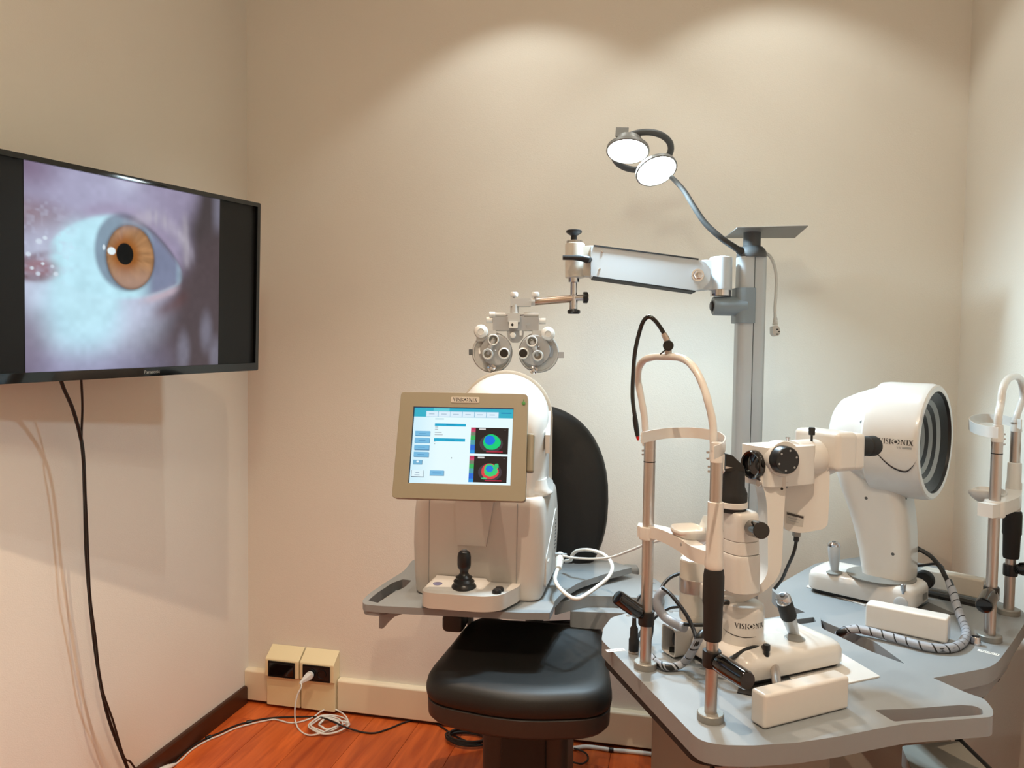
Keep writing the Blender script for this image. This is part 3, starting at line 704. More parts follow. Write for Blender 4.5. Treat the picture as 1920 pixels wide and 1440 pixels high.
for q in ((1129, 472), (1124, 505)):
    mk('screw', G().lathe([(0.0035, 0), (0.0035, 0.002), (0.0, 0.0035)], frame(W(*q, 2.455), z=-FW), 12), chrome_m, ar)
# clamp at the free end of the arm
DA = 2.485
he = mk('arm_head', G().cyl(W(1078, 521, DA), W(1078, 457, DA), 0.0315, seg=32, bev=0.003), cream_m, st)
mk('head_link', plane_prism([(1084, 462), (1112, 460), (1112, 518), (1086, 516)], 2.465, 2.505, 0.002), cream_m, he)
mk('head_ring', G().cyl(W(1077, 458, DA), W(1077, 452, DA), 0.026, seg=28), chrome_m, he)
zk = lambda y: W(1076, y, DA)
mk('top_knob', G().lathe([(0.010, 0), (0.010, 0.022), (0.018, 0.026), (0.0255, 0.032), (0.0255, 0.038), (0.020, 0.041), (0.0, 0.042)], Matrix.Translation(zk(455)), 24), black_m, he)
mk('lever', G().tube([W(1055, 483, 2.44), W(1075, 483, 2.44), W(1092, 484, 2.44), W(1100, 486, 2.445), W(1106, 487, 2.46)], [0.0075, 0.008, 0.011, 0.013, 0.009], 12), black_m, he)
po = mk('hanging_post', G().lathe([(0.0, -0.05*2.2), (0.0135, -0.110), (0.0135, -0.056), (0.011, -0.054), (0.011, -0.016), (0.018, -0.014), (0.018, 0.002), (0.0, 0.002)], Matrix.Translation(zk(521)), 28), chrome_m, he)
mk('cross_stub', G().cyl(W(1070, 559, DA), W(1097, 558, DA), 0.0105, seg=20), chrome_m, po)
mk('cross_cap', G().cyl(W(1093, 558, DA), W(1102, 558, DA), 0.0185, seg=24, bev=0.003), black_m, po)
mk('cap_disc', G().cyl(W(1101, 558, DA), W(1103.5, 558, DA), 0.012, seg=20), chrome_m, po)
mk('bottom_knob', G().lathe([(0.0, -0.018), (0.018, -0.018), (0.0215, -0.012), (0.020, -0.006), (0.009, -0.002), (0.009, 0.012), (0.0, 0.012)], Matrix.Translation(zk(578)), 24), black_m, po)
mk('rod', G().cyl(W(1072, 560, DA), W(1001, 566, DA), 0.0122, seg=24), rod_m, he)

# ------------------------------------------------------------------ phoropter hanging from the rod
DP = 2.46; kP = DP/FPX
ph = thing('phoropter', 'grey twin disc phoropter with small lens rings hanging from the arm', 'phoropter', W(966, 700, DP), YAW)
nf = -f0
def face(px, py, rpx, prof, m_, name, parent, d=0.0, seg=28):
    """a turned piece whose axis looks at the room; prof of (r factor, metres towards the viewer)"""
    return mk(name, G().lathe([(r_*rpx*kP, z_) for r_, z_ in prof], frame(W(px, py, DP+d), z=nf), seg), m_, parent)
def pbox(x0_, y0_, x1_, y1_, d0, d1, m_, name, parent, bev=0.002):
    return mk(name, plane_prism([(x0_, y0_), (x1_, y0_), (x1_, y1_), (x0_, y1_)], DP+d0, DP+d1, bev, bev*1.2), m_, parent)
br = pbox(957, 559, 996, 574, -0.012, 0.012, phor_m, 'bracket', ph)
mk('bracket_ring', G().cyl(W(992, 566, DP), W(1003, 566, DP), 0.0125, 0.0115, 20, 0.001), phor_m, br)
for q in (964, 1004): mk('bracket_knob', G().lathe([(0.004, -0.008), (0.004, 0), (0.0115, 0.001), (0.0125, 0.005), (0.0125, 0.012), (0.010, 0.0155), (0.0, 0.016)], Matrix.Translation(W(q, 557, DP)), 20), phorw_m, br)
mk('bracket_post', G().cyl(W(965, 590, DP), W(965, 572, DP), 0.0142, 0.0136, 24), phor_m, br)
pt = pbox(924, 594, 1010, 620, -0.012, 0.012, phord_m, 'carrier_plate', ph)
for xa, xb in ((919, 948), (982, 1010)): mk('slide_tube', G().cyl(W(xa, 590.5, DP), W(xb, 591.5, DP), 0.0085, seg=20, bev=0.001), phor_m, pt)
mk('slide_rod', G().cyl(W(930, 591, DP), W(1000, 591, DP), 0.0035, seg=12), chrome_m, pt)
mk('slide_cap', G().cyl(W(917.5, 590, DP-0.002), W(928.5, 590, DP-0.002), 0.0100, seg=20, bev=0.001), phorw_m, pt)
for xa, xb, y_ in ((912, 923.5, 600), (1010.5, 1023, 602)): mk('side_knob', G().cyl(W(xa, y_, DP), W(xb, y_, DP), 0.0100, seg=12, bev=0.001), phorw_m, pt)
pbox(952, 587, 975, 604, -0.020, 0.0, phor_m, 'carriage', pt)
lv = pbox(954, 603, 971, 615, -0.026, -0.010, phorw_m, 'level_block', pt)
c_ = W(960.5, 609, DP-0.0265); ks = 0.0052
mk('level_window', G().poly([c_+RT*ks, c_+UP*ks, c_-RT*ks, c_-UP*ks]), black_m, lv)
mk('centre_bracket', plane_prism([(950, 619), (983, 619), (981, 634), (972, 642), (960, 642), (952, 634)], DP-0.010, DP+0.012, 0.002, 0.004), phord_m, ph)
face(961.5, 629, 5.6, [(0, 0), (1, 0), (1, 0.010), (0.8, 0.014), (0, 0.015)], phorw_m, 'centre_knob', ph, -0.010)
pbox(974, 620, 978.5, 629, -0.016, -0.008, phorw_m, 'white_tab', ph, 0.0008)
for sd, cx_ in ((-1, 923), (1, 1010)):
    dsc = face(cx_, 661, 38, [(0, -0.030), (0.94, -0.030), (1.0, -0.024), (1.0, 0.004), (0.95, 0.010), (0.90, 0.010), (0.885, 0.006), (0, 0.006)], phor_m, 'lens_battery', ph, 0.004, 48)
    # raised inner plate leaning towards the nose, with the sight aperture
    ix = cx_ - sd*7
    face(ix, 657, 29, [(0, 0), (1, 0), (1, 0.008), (0.95, 0.011), (0, 0.011)], phord_m, 'inner_plate', dsc, -0.006, 40)
    pbox(min(cx_-sd*2, cx_+sd*20)-10, 620, max(cx_-sd*2, cx_+sd*20)+6, 640, -0.014, 0.015, phor_m, 'shoulder', dsc, 0.003)
    ap = cx_ - sd*(-22 if sd < 0 else 29) if False else (945 if sd < 0 else 981)
    face(ap, 662.5, 10.5, [(0.72, 0.0), (1, 0), (1, 0.008), (0.82, 0.011), (0.74, 0.008), (0.72, 0.0)], phorw_m, 'sight_ring', dsc, -0.016)
    face(ap, 662.5, 7.8, [(0, 0), (1, 0), (1, 0.0035), (0, 0.0035)], gloss_m, 'sight_hole', dsc, -0.017)
    hx = 925 if sd < 0 else 997; hy = 637 if sd < 0 else 640
    lr = face(hx, hy, 10.5, [(0.70, 0.0), (1, 0), (1, 0.012), (0.9, 0.016), (0.74, 0.014), (0.70, 0.0)], phorw_m, 'lens_ring', dsc, -0.014)
    face(hx, hy, 7.6, [(0, 0), (1, 0), (1, 0.006), (0.5, 0.009), (0, 0.010)], lens_m, 'lens', lr, -0.014)
    lx = 914.5 if sd < 0 else 1008; ly = 664 if sd < 0 else 667
    lr = face(lx, ly, 10.5, [(0.60, 0.0), (1, 0), (1, 0.014), (0.88, 0.018), (0.64, 0.016), (0.60, 0.0)], phor_m, 'lens_ring', dsc, -0.016)
    face(lx, ly, 6.5, [(0, 0), (1, 0), (1, 0.008), (0, 0.009)], lens_m, 'lens', lr, -0.016)
    mk('lens_link', G().tube([W(hx, hy, DP-0.018), W((hx+lx)/2, (hy+ly)/2, DP-0.022), W(lx, ly, DP-0.018)], 0.0085, 10), phord_m, dsc)
    kx = 902 if sd < 0 else 1027; ky = 622 if sd < 0 else 626
    face(kx, ky, 13.2, [(0, -0.010), (0.9, -0.010), (1, -0.004), (1, 0.010), (0.85, 0.018), (0.45, 0.022), (0.40, 0.020), (0, 0.021)], phorw_m, 'power_knob', dsc, -0.006, 20)
    bx = 921.5 if sd < 0 else 1000; by = 690 if sd < 0 else 694
    face(bx, by, 7.5, [(0, 0), (1, 0), (1, 0.006), (0.55, 0.010), (0.55, 0.016), (0.35, 0.020), (0, 0.020)], chrome_m, 'cylinder_knob', dsc, -0.012, 18)
    face(bx+5, by-1.5, 3.6, [(0, 0), (1, 0), (1, 0.010), (0, 0.011)], chrome_m, 'axis_knob', dsc, -0.012, 14)
    tx = (879, 886) if sd < 0 else (1047, 1057.5)
    pbox(tx[0], 655 if sd < 0 else 660, tx[1], 665.5 if sd < 0 else 671, -0.006, 0.010, greyd_m if sd < 0 else phord_m, 'side_tab', dsc, 0.001)
    # scale window towards the temple
    q = [(1021, 669), (1026, 655), (1034, 646), (1038, 657), (1036, 668), (1029, 671)] if sd > 0 else [(897, 653), (902, 651), (904, 662), (898, 664)]
    mk('scale_window', plane_prism(q, DP-0.0075, DP-0.003, 0.0, 0.001), mat('scale_print_grey', (138, 142, 146), 0.4) if sd > 0 else paper_m, dsc)
    mk('small_screw', G().lathe([(0.0028, 0), (0.0028, 0.008), (0, 0.010)], frame(W(1010 if sd > 0 else 929, 648.5 if sd > 0 else 656, DP-0.018), z=nf), 12), chrome_m, dsc)
mk('maker_mark', G().poly([W(986, 606, DP-0.0125), W(994, 606, DP-0.0125), W(994, 610, DP-0.0125), W(986, 610, DP-0.0125)]).poly([W(984, 612.5, DP-0.0125), W(996, 612.5, DP-0.0125), W(996, 613.6, DP-0.0125), W(984, 613.6, DP-0.0125)]), inkg_m, pt)

# ------------------------------------------------------------------ examination lamp
la = thing('examination_lamp', 'twin disc examination lamp, lit white, on a dark gooseneck', 'lamp', W(1388, 470, DC), 0)
nk = [W(x, y, d) for x, y, d in ((1394, 474, 2.485), (1378, 464, 2.47), (1352, 446, 2.46), (1322, 418, 2.47), (1300, 386, 2.48), (1284, 360, 2.49), (1268, 341, 2.50), (1256, 330, 2.50))]
sp_ = spline(nk, 8); n_ = len(sp_)
mk('gooseneck', G().tube(sp_, [0.0125 if i < 6 else 0.0105-0.003*i/n_ for i in range(n_)], 14), neck_m, la)
lamp_emit = mat('lamp_disc_glow', (255, 255, 255), 0.4, emit=(238, 253, 255), estr=EXAM_E)
heads = ((1177, 284, 2.44, 0.0630, V((-0.02, -0.36, -0.93))), (1231, 321, 2.475, 0.0630, V((0.30, -0.46, -0.84))))
hc = []
for x, y, d, r_, n_ in heads:
    n_.normalize(); c_ = W(x, y, d); hc.append((c_, n_, r_)); M = frame(c_, z=n_)
    h_ = mk('lamp_head', G().lathe([(0.0, -0.030), (0.030, -0.029), (0.052, -0.022), (r_+0.004, -0.010), (r_+0.005, 0.0), (r_, 0.0015), (r_-0.001, -0.003), (0.0, -0.003)], M, 40), plate_m, la)
    mk('light_disc', G().lathe([(0.0, 0.0015), (r_-0.004, 0.001), (r_-0.001, -0.001), (r_-0.001, -0.0025), (0.0, -0.0025)], M, 40), lamp_emit, h_)
for (c_, n_, r_) in hc:
    ld = bpy.data.lights.new('examination_beam', 'SPOT'); ld.energy = EXAM_W; ld.color = COOL
    ld.spot_size = 2*math.radians(78); ld.spot_blend = 1.0; ld.shadow_soft_size = 0.05
    lo = bpy.data.objects.new('examination_beam', ld); C.objects.link(lo); lo.parent = la
    lo.matrix_basis = world_m(la).inverted() @ frame(c_ + n_*0.006, z=-n_)
# oval frame holding both heads, and the ribbed heat sink on the outer head
nm = (hc[0][1]+hc[1][1]).normalized(); mid = W(1206, 300, 2.50) - nm*0.034
dx_ = (hc[1][0]-hc[0][0]); dx_ = (dx_-nm*dx_.dot(nm)).normalized(); dy_ = nm.cross(dx_)
ov = [mid + dx_*(0.094*math.cos(a)) + dy_*(0.090*math.sin(a)) for a in [2*PI*k/48 for k in range(48)]]
mk('frame_ring', G().tube(ov, 0.0105, 12, closed=True), greyd_m, la)
hs = hc[0][0] - hc[0][1]*0.026; M = frame(hs, x=(1, 0.1, 0), z=-hc[0][1])
sink = mk('heat_sink', G().cyl(hs, hs-hc[0][1]*0.016, 0.046, 0.042, 32), plate_m, la)
for k in range(7):
    mk('fin', G().box((-0.030+0.0065*k, 0.0, 0.029-0.0016*k), (0.0036, 0.050, 0.030-0.003*k), M=M), plate_m, sink)
mk('end_fin', G().box((-0.022, -0.026, 0.026), (0.040, 0.003, 0.034), M=M), plate_m, sink)

# hanging mains lead with its connector
t = thing('power_cord', 'white mains lead with a three slot connector, hanging behind the column', 'cable', W(1456, 600, 2.53))
cp = [W(x, y, 2.53) for x, y in ((1426, 474), (1436, 475), (1446, 484), (1453, 502), (1456, 525), (1455, 550), (1453, 575), (1453.5, 596))]
mk('cord', G().tube(spline(cp, 6), 0.0052, 10), wirew_m, t)
mk('strain_relief', G().lathe([(0.0055+0.0012*(k % 2)+0.0003*k, -0.0026*k) for k in range(11)], Matrix.Translation(W(1453.7, 595, 2.53)), 16), wirew_m, t)
cn = mk('connector', plane_prism([(1449, 611), (1459, 610), (1463, 617), (1462, 628), (1455, 631), (1449, 626)], 2.515, 2.545, 0.003, 0.006), white_m, t)
for q in ((1457.5, 617.7), (1460.5, 622), (1457.5, 626.5)):
    mk('slot', G().box((0, 0, 0), (0.0064, 0.0036, 0.002), M=frame(W(*q, 2.5148), x=RT, z=FW)), black_m, cn)

# ------------------------------------------------------------------ instrument tables
def ztab(px, z): return [xy(Wz(x, y, z)) for x, y in px]
# left table with slotted handle, on a flat swing slab
TC = 0.80
tc = thing('instrument_table', 'grey table with a slotted handle under the screen machine, left', 'table', Wz(900, 1110, 0.70), 0)
o_c = [(757, 1071), (729, 1088), (693, 1112), (679, 1126), (682, 1133), (711, 1136), (850, 1143), (980, 1149), (1031, 1149), (1037, 1138), (1040, 1127), (1056, 1110), (1086, 1092), (1132, 1077), (1185, 1064), (1147, 1052), (1062, 1043), (900, 1036), (775, 1048)]
slot = [(690, 1126), (709, 1130.5), (733, 1114), (760, 1100), (772, 1088), (755, 1086), (736, 1093), (708, 1111)]
g = G().prism(roundpoly(ztab(o_c, TC), [0.03, 0.03, 0.02, 0.02, 0.01, 0.02, 0.0, 0.0, 0.004, 0.004, 0.01, 0.02, 0.02, 0.01, 0.003, 0.004, 0.01, 0.02, 0.03], 4), TC-0.019, TC, 0.003, 2, holes=[roundpoly(ztab(slot, TC), 0.006, 3)])
tp = mk('table_top', g, grey_m, tc)
mk('handle_lip', G().prism(roundpoly(ztab([(756, 1073), (729, 1089), (694, 1113), (681, 1126), (684, 1132), (711, 1135), (735, 1128), (770, 1108), (780, 1088)], TC), 0.012, 4), TC-0.031, TC-0.018, 0.003, 2, holes=[roundpoly(ztab(slot, TC), 0.006, 3)]), grey_m, tc)
rb = [Wz(712, 1138, TC-0.02), Wz(766, 1145, TC-0.02)]
d_ = (rb[1]-rb[0]).normalized(); prof = [(0, 0), (0.010, 0), (0.018, -0.016), (0.040, -0.005), (0.085, 0.016), (0.085, 0.04), (0, 0.04)]
prof = [(0, -0.055), (0.010, -0.055), (0.022, -0.040), (0.045, -0.018), (0.085, 0.0), (0.085, 0.02), (0.0, 0.02)]
mk('under_rib', G().prism(prof, -0.012, 0.004, M=frame(rb[0]+V((0, 0, -0.004)), x=d_, z=d_.cross(V((0, 0, 1))))), grey_m, tc)
mk('rear_rail', G().box(Wz(720, 1128, TC-0.033)+V((0.01, 0.03, 0)), (0.02, 0.12, 0.014), 0.003, 1), grey_m, tc)
TS = 0.765
sl = [(1040, 1132), (1100, 1117), (1150, 1118), (1225, 1122), (1243, 1116), (1246, 1099), (1226, 1083), (1195, 1077), (1100, 1060), (1050, 1070)]
sb_ = mk('swing_slab', G().prism(roundpoly(ztab(sl, TS), [0.01, 0.02, 0.0, 0.02, 0.02, 0.03, 0.03, 0.02, 0.01, 0.01], 4), TS-0.034, TS, 0.003, 2), grey_m, tc)
for q in ((1226, 1093.5), (1228, 1109)): mk('screw', G().lathe([(0.0055, 0), (0.0055, 0.002), (0.003, 0.003), (0, 0.003)], Matrix.Translation(Wz(*q, TS)), 16), chrome_m, sb_)
mk('pivot_block', G().prism(roundpoly(ztab([(1068, 1146), (1180, 1150), (1200, 1120), (1090, 1112)], TS-0.034), 0.01, 3), TS-0.085, TS-0.034, 0.004, 2), grey_m, tc)
mk('end_stop', G().box((0, 0, 0), (0.055, 0.05, 0.035), 0.012, 3, M=frame(W(1182, 1070, 2.62), x=RT, z=(0, 0, 1))), grey_m, tc)
mk('support_arm', G().box((0.06, 2.42, TS-0.065), (0.36, 0.16, 0.05), 0.006, 2), grey_m, tc)
mk('support_post', G().prism(rrect(0.15, 0.15, 0.02), 0.0, TS-0.09, 0.003, 1, M=Matrix.Translation((0.11, 2.44, 0))), pedestal_m, tc)
c_ = Wz(1069, 1052, TC)
mk('pull_knob', G().lathe([(0.0065, 0), (0.0065, 0.008), (0.0055, 0.010), (0, 0.010)], Matrix.Translation(c_), 18), black_m, tc)
def sticker(parent, c0, c1, hgt, z, name='sticker', marks=7, seed=1):
    """paper strip lying on a table from c0 to c1 with small dark marks of print"""
    a, b = V(c0), V(c1); d = (b-a).normalized(); n = V((-d.y, d.x, 0)); L = (b-a).length; up = V((0, 0, 0.0006))
    s_ = mk(name, G().prism([xy(a), xy(b), xy(b+n*hgt), xy(a+n*hgt)], z, z+0.0005), paper_m, parent)
    rr = random.Random(seed); g_ = G(); x_ = 0.12*L
    while x_ < 0.9*L:
        w_ = L*rr.uniform(0.03, 0.06); p0 = a+d*x_+n*hgt*0.3; p1 = a+d*(x_+w_)+n*hgt*rr.uniform(0.55, 0.75); q = p0.copy()
        dn = (p1-p0).dot(n)
        g_.poly([V((v_.x, v_.y, z+0.0008)) for v_ in (p0, p0+d*w_, p0+d*w_+n*dn, p0+n*dn)]); x_ += w_+L*rr.uniform(0.02, 0.05)
    mk('print', g_, ink_m, s_); return s_
sticker(tc, Wz(1074, 1057, TC), Wz(1091, 1055.5, TC), 0.014, TC, seed=4)

# front right table A (slit lamp) and rear right table B (topographer)
TA = 0.85; TH = 0.036
ta = thing('instrument_table', 'grey two handled table in front carrying the slit lamp', 'table', Wz(1400, 1250, 0.0).lerp(Wz(1400, 1250, TA), 0.0)*0 + V((0.16, 1.62, 0)), 0.62)
o_a = [(1128, 1200), (1131, 1178), (1146, 1158), (1176, 1149), (1260, 1146), (1432, 1160), (1524, 1146), (1538, 1155), (1541, 1178), (1632, 1221), (1697, 1245), (1745, 1269), (1815, 1300), (1846, 1310), (1862, 1330), (1862, 1344), (1787, 1350), (1703, 1356), (1657, 1364), (1578, 1380), (1495, 1392.5), (1412, 1398), (1353, 1397), (1318, 1390), (1302, 1380)]
o_a = ztab(o_a, TA)
slot = ztab([(1640, 1331), (1676, 1353), (1740, 1348), (1843, 1340), (1842, 1330), (1828, 1323.5), (1803, 1321.5), (1703, 1329)], TA)
g = G().prism(roundpoly(o_a, 0.012, 4), TA-TH, TA, 0.006, 3, holes=[roundpoly(slot, 0.006, 3), roundpoly(ztab([(1452, 1167), (1526, 1157), (1530, 1166), (1456, 1177)], TA), 0.005, 3)])
tpa = mk('table_top', g, grey_m, ta)
ca = V((sum(p[0] for p in o_a[:12])/12, sum(p[1] for p in o_a[:12])/12))
tray = ztab([(1140, 1205), (1150, 1178), (1180, 1166), (1440, 1180), (1560, 1200), (1650, 1262), (1600, 1330), (1480, 1372), (1360, 1384), (1312, 1378)], TA)
mk('under_tray', G().prism(roundpoly([(p[0]-0.008, p[1]-0.0) for p in tray], 0.02, 3), TA-TH-0.016, TA-TH, 0.002, 1), blackr_m, ta)
for q in ((1205, 1290), (1322, 1410)):
    c_ = Wz(*q, TA-TH) + V((0.045, 0.02, 0))
    k_ = mk('tray_boss', G().lathe([(0.0, -0.030), (0.030, -0.030), (0.036, -0.022), (0.036, 0.001), (0.0, 0.001)], Matrix.Translation(c_), 24), grey_m, ta)
    mk('tray_foot', G().lathe([(0.0, -0.042), (0.032, -0.042), (0.036, -0.036), (0.034, -0.030), (0.0, -0.030)], Matrix.Translation(c_), 24), blackr_m, k_)
pa = V((0.13, 1.80, 0))
mk('pedestal', G().prism(roundpoly([(-0.13, -0.16), (0.13, -0.16), (0.13, 0.16), (-0.13, 0.16)], 0.012, 3), 0.0, TA-TH-0.016, 0.002, 1, M=Matrix.Translation(pa) @ rotz(0.55)), pedestal_m, ta)
sticker(ta, Wz(1139, 1223, TA), Wz(1173, 1220, TA), 0.013, TA, seed=2)

tb = thing('instrument_table', 'grey rear table by the right wall carrying the ringed topographer', 'table', (0.55, 2.2, 0), -0.5)
TB = TA-0.004
o_b = [(1445, 1104), (1530, 1056), (1640, 1040), (1760, 1062), (1866, 1126), (1890, 1133), (1918, 1144), (1925, 1163), (1899, 1203), (1872, 1240), (1856, 1251), (1828, 1257), (1745, 1272), (1702, 1250), (1688, 1238), (1637, 1201), (1557, 1171), (1480, 1134)]
g = G().prism(roundpoly(ztab(o_b, TB), [0.02, 0.03, 0.03, 0.02, 0.01, 0.01, 0.02, 0.02, 0.01, 0.01, 0.02, 0.01, 0.002, 0.002, 0.002, 0.02, 0.02, 0.02], 4), TB-TH, TB, 0.006, 3)
mk('table_top', g, grey_m, tb)
u_b = ztab([(1500, 1110), (1560, 1075), (1760, 1085), (1860, 1140), (1905, 1165), (1890, 1200), (1850, 1246), (1755, 1264), (1690, 1225), (1560, 1165)], TB)
mk('under_body', G().prism(roundpoly(u_b, 0.02, 3), TB-TH-0.035, TB-TH, 0.004, 2), grey_m, tb)
mk('under_tray', G().prism(roundpoly(ztab([(1510, 1112), (1570, 1080), (1755, 1090), (1850, 1143), (1896, 1168), (1846, 1240), (1760, 1258), (1690, 1222)], TB), 0.02, 3), TB-TH-0.048, TB-TH-0.035, 0.002, 1), blackr_m, tb)
c_ = Wz(1858, 1262, TB-TH-0.04)
mk('tray_foot', G().lathe([(0.0, -0.022), (0.022, -0.022), (0.026, -0.016), (0.024, 0.0), (0.0, 0.0)], Matrix.Translation(c_+V((0, 0.02, 0))), 22), blackr_m, tb)
mk('pedestal', G().prism(rrect(0.24, 0.28, 0.012), 0.0, TB-TH-0.048, 0.002, 1, M=Matrix.Translation((0.56, 2.22, 0)) @ rotz(-0.5)), pedestal_m, tb)
mk('low_shelf', G().prism(roundpoly(ztab([(1690, 1398), (1800, 1388), (1862, 1450), (1720, 1470)], 0.66), 0.01, 3), 0.62, 0.66, 0.004, 2), pedestal_m, tb)
mk('shelf_edge', G().tube([Wz(1797, 1388, 0.655), Wz(1862, 1452, 0.655)], 0.008, 8), blackr_m, tb)
sticker(tb, Wz(1832, 1220, TB), Wz(1872, 1230, TB), 0.012, TB, seed=3)
g = G().lathe([(0.0085, 0.0), (0.0115, 0.0), (0.0115, 0.006), (0.010, 0.008), (0.010, 0.016), (0.0085, 0.018), (0.0075, 0.004), (0.0, 0.004)], Matrix.Translation(Wz(1829, 1208, TB)), 20)
mk('socket_ring', g, chrome_m, tb)

# ------------------------------------------------------------------ decals set on a finished surface
from mathutils.bvhtree import BVHTree
def bvh(objs):
    vs, fs = [], []
    for o in (objs if isinstance(objs, (list, tuple)) else [objs]):
        M = world_m(o); b0 = len(vs)
        vs += [M @ v.co for v in o.data.vertices]; fs += [[b0+i for i in p.vertices] for p in o.data.polygons]
    return BVHTree.FromPolygons(vs, fs)
def hit(tree, x, y):
    d = ray(x, y).normalized(); loc, n, i, dist = tree.ray_cast(CAM, d)
    if loc is None: return None
    if n.dot(d) > 0: n = -n
    return loc, n
def dot(name, tree, x, y, r, m_, parent, h=0.0012, seg=14):
    q = hit(tree, x, y)
    if q is None: print('MISS', name, x, y); return
    return mk(name, G().lathe([(r, -0.001), (r, h*0.6), (r*0.8, h), (0, h)], frame(q[0], z=q[1]), seg), m_, parent)

# ------------------------------------------------------------------ screen machine on the left table
MC = thing('wavefront_aberrometer', 'white eye analyser with a lit colour screen and black joystick', 'eye analyser', (-0.562, 2.068, TC+0.0008), 0.035)
MM = world_m(MC)
def ML(x, y, z): return V((x, y, z))
def ring_c(z, kx, ky, w_=0.378, d_=0.34, r=0.045, yo=0.175): return [V((x*kx, y*ky+yo, z)) for x, y in rrect(w_, d_, r, 5)]
body = mk('body', G().loft([ring_c(0.002, 0.955, 0.985), ring_c(0.010, 0.975, 1), ring_c(0.06, 1.0, 1), ring_c(0.14, 1.018, 1), ring_c(0.21, 1.012, 1), ring_c(0.262, 0.985, 1), ring_c(0.278, 0.965, 0.98), ring_c(0.286, 0.93, 0.95)]), white_m, MC, False)
for xs in (-0.137, 0.116):
    mk('seam', G().box((xs, 0.0048, 0.145), (0.0013, 0.002, 0.26)), inkg_m, body, False)
mk('front_panel', G().loft([[V((x, y, z)) for x, z, y in ((-0.055, 0.150, -0.0006), (0.03, 0.150, -0.0006), (0.05, 0.278, -0.0010), (-0.06, 0.278, -0.0010))], [V((x, 0.003, z)) for x, z in ((-0.055, 0.150), (0.03, 0.150), (0.05, 0.278), (-0.06, 0.278))]]), white_m, body, False)
MX = Matrix(((0, 0, 1, 0), (1, 0, 0, 0), (0, 1, 0, 0), (0, 0, 0, 1)))   # (a, b, c) -> x=c, y=a, z=b
side = mk('side_panel', G().prism(roundpoly([(0.05, 0.03), (0.05, 0.115), (0.24, 0.215), (0.27, 0.215), (0.27, 0.03)], 0.012, 4), 0.180, 0.1935, 0.002, 2, M=MX), white_m, body, False)
for k in range(9):
    mk('vent_slot', G().box((0.194, 0.232+0.001*k, 0.100+0.0105*k), (0.0016, 0.016, 0.0035)), greyd_m, side, False)
mk('side_latch', G().box((0.194, 0.085, 0.098), (0.003, 0.03, 0.006), 0.001, 1), white2_m, side, False)
# the measuring head, shifted to the right on the body
hx, hw, hz0, hz = 0.040, 0.137, 0.284, 0.488
def arch(y, k, k2=1.0, ex=0.0):
    R = (hw+ex)*k; P = [V((hx-R, y, hz0))]
    for j in range(25):
        a = PI - PI*j/24; P.append(V((hx+R*math.cos(a), y, hz0 + (hz-hz0)*k2 + R*math.sin(a))))
    P.append(V((hx+R, y, hz0))); return P
head = mk('measuring_head', G().loft([arch(0.035, 0.60, 0.62), arch(0.045, 0.72, 0.75), arch(0.07, 0.86, 0.88), arch(0.11, 0.95, 0.96), arch(0.16, 0.99, 0.99), arch(0.22, 1.0), arch(0.29, 1.0)]), white2_m, MC, False, smooth=50)
head.matrix_basis = Matrix.Translation((hx, 0.175, 0)) @ rotz(0.13) @ Matrix.Translation((-hx, -0.175, 0))
mk('face_rim', G().loft([arch(0.291, 1.0, 1.0, 0.002), arch(0.294, 1.0, 1.0, 0.010), arch(0.312, 1.0, 1.0, 0.010), arch(0.316, 1.0, 1.0, 0.004)]), cream_m, head, False, smooth=50)
mk('head_skirt', G().loft([[V((hx+x*kx+sx, 0.175+y*ky+sy, z)) for x, y in rrect(0.27, 0.26, 0.05, 5)] for z, kx, ky, sx, sy in ((0.281, 1.02, 1.02, 0.0, 0.0), (0.288, 1.09, 1.07, 0.004, 0.01), (0.294, 1.09, 1.07, 0.004, 0.01), (0.305, 1.03, 1.02, 0.0, 0.0), (0.33, 0.98, 0.98, 0, 0))]), white2_m, head, False, smooth=60)
band = mk('name_band', G().prism([(0.075, 0.405), (0.268, 0.474), (0.268, 0.512), (0.075, 0.458)], hx+hw-0.010, hx+hw+0.0035, 0.001, 1, M=MX), white_m, head, False)
g = G()
for k, (a, b, h) in enumerate(((0.115, 0.128, 0.016), (0.134, 0.150, 0.016), (0.168, 0.184, 0.016), (0.188, 0.202, 0.016), (0.206, 0.222, 0.016), (0.226, 0.238, 0.016))):
    z_ = lambda y: 0.405+(y-0.075)*0.36+0.016
    g.poly([V((hx+hw+0.0042, y, z)) for y, z in ((a, z_(a)), (b, z_(b)), (b, z_(b)+h), (a, z_(a)+h))])
mk('band_print', g, mat('pale_grey_print', (176, 184, 184), 0.5), band, False, smooth=0)

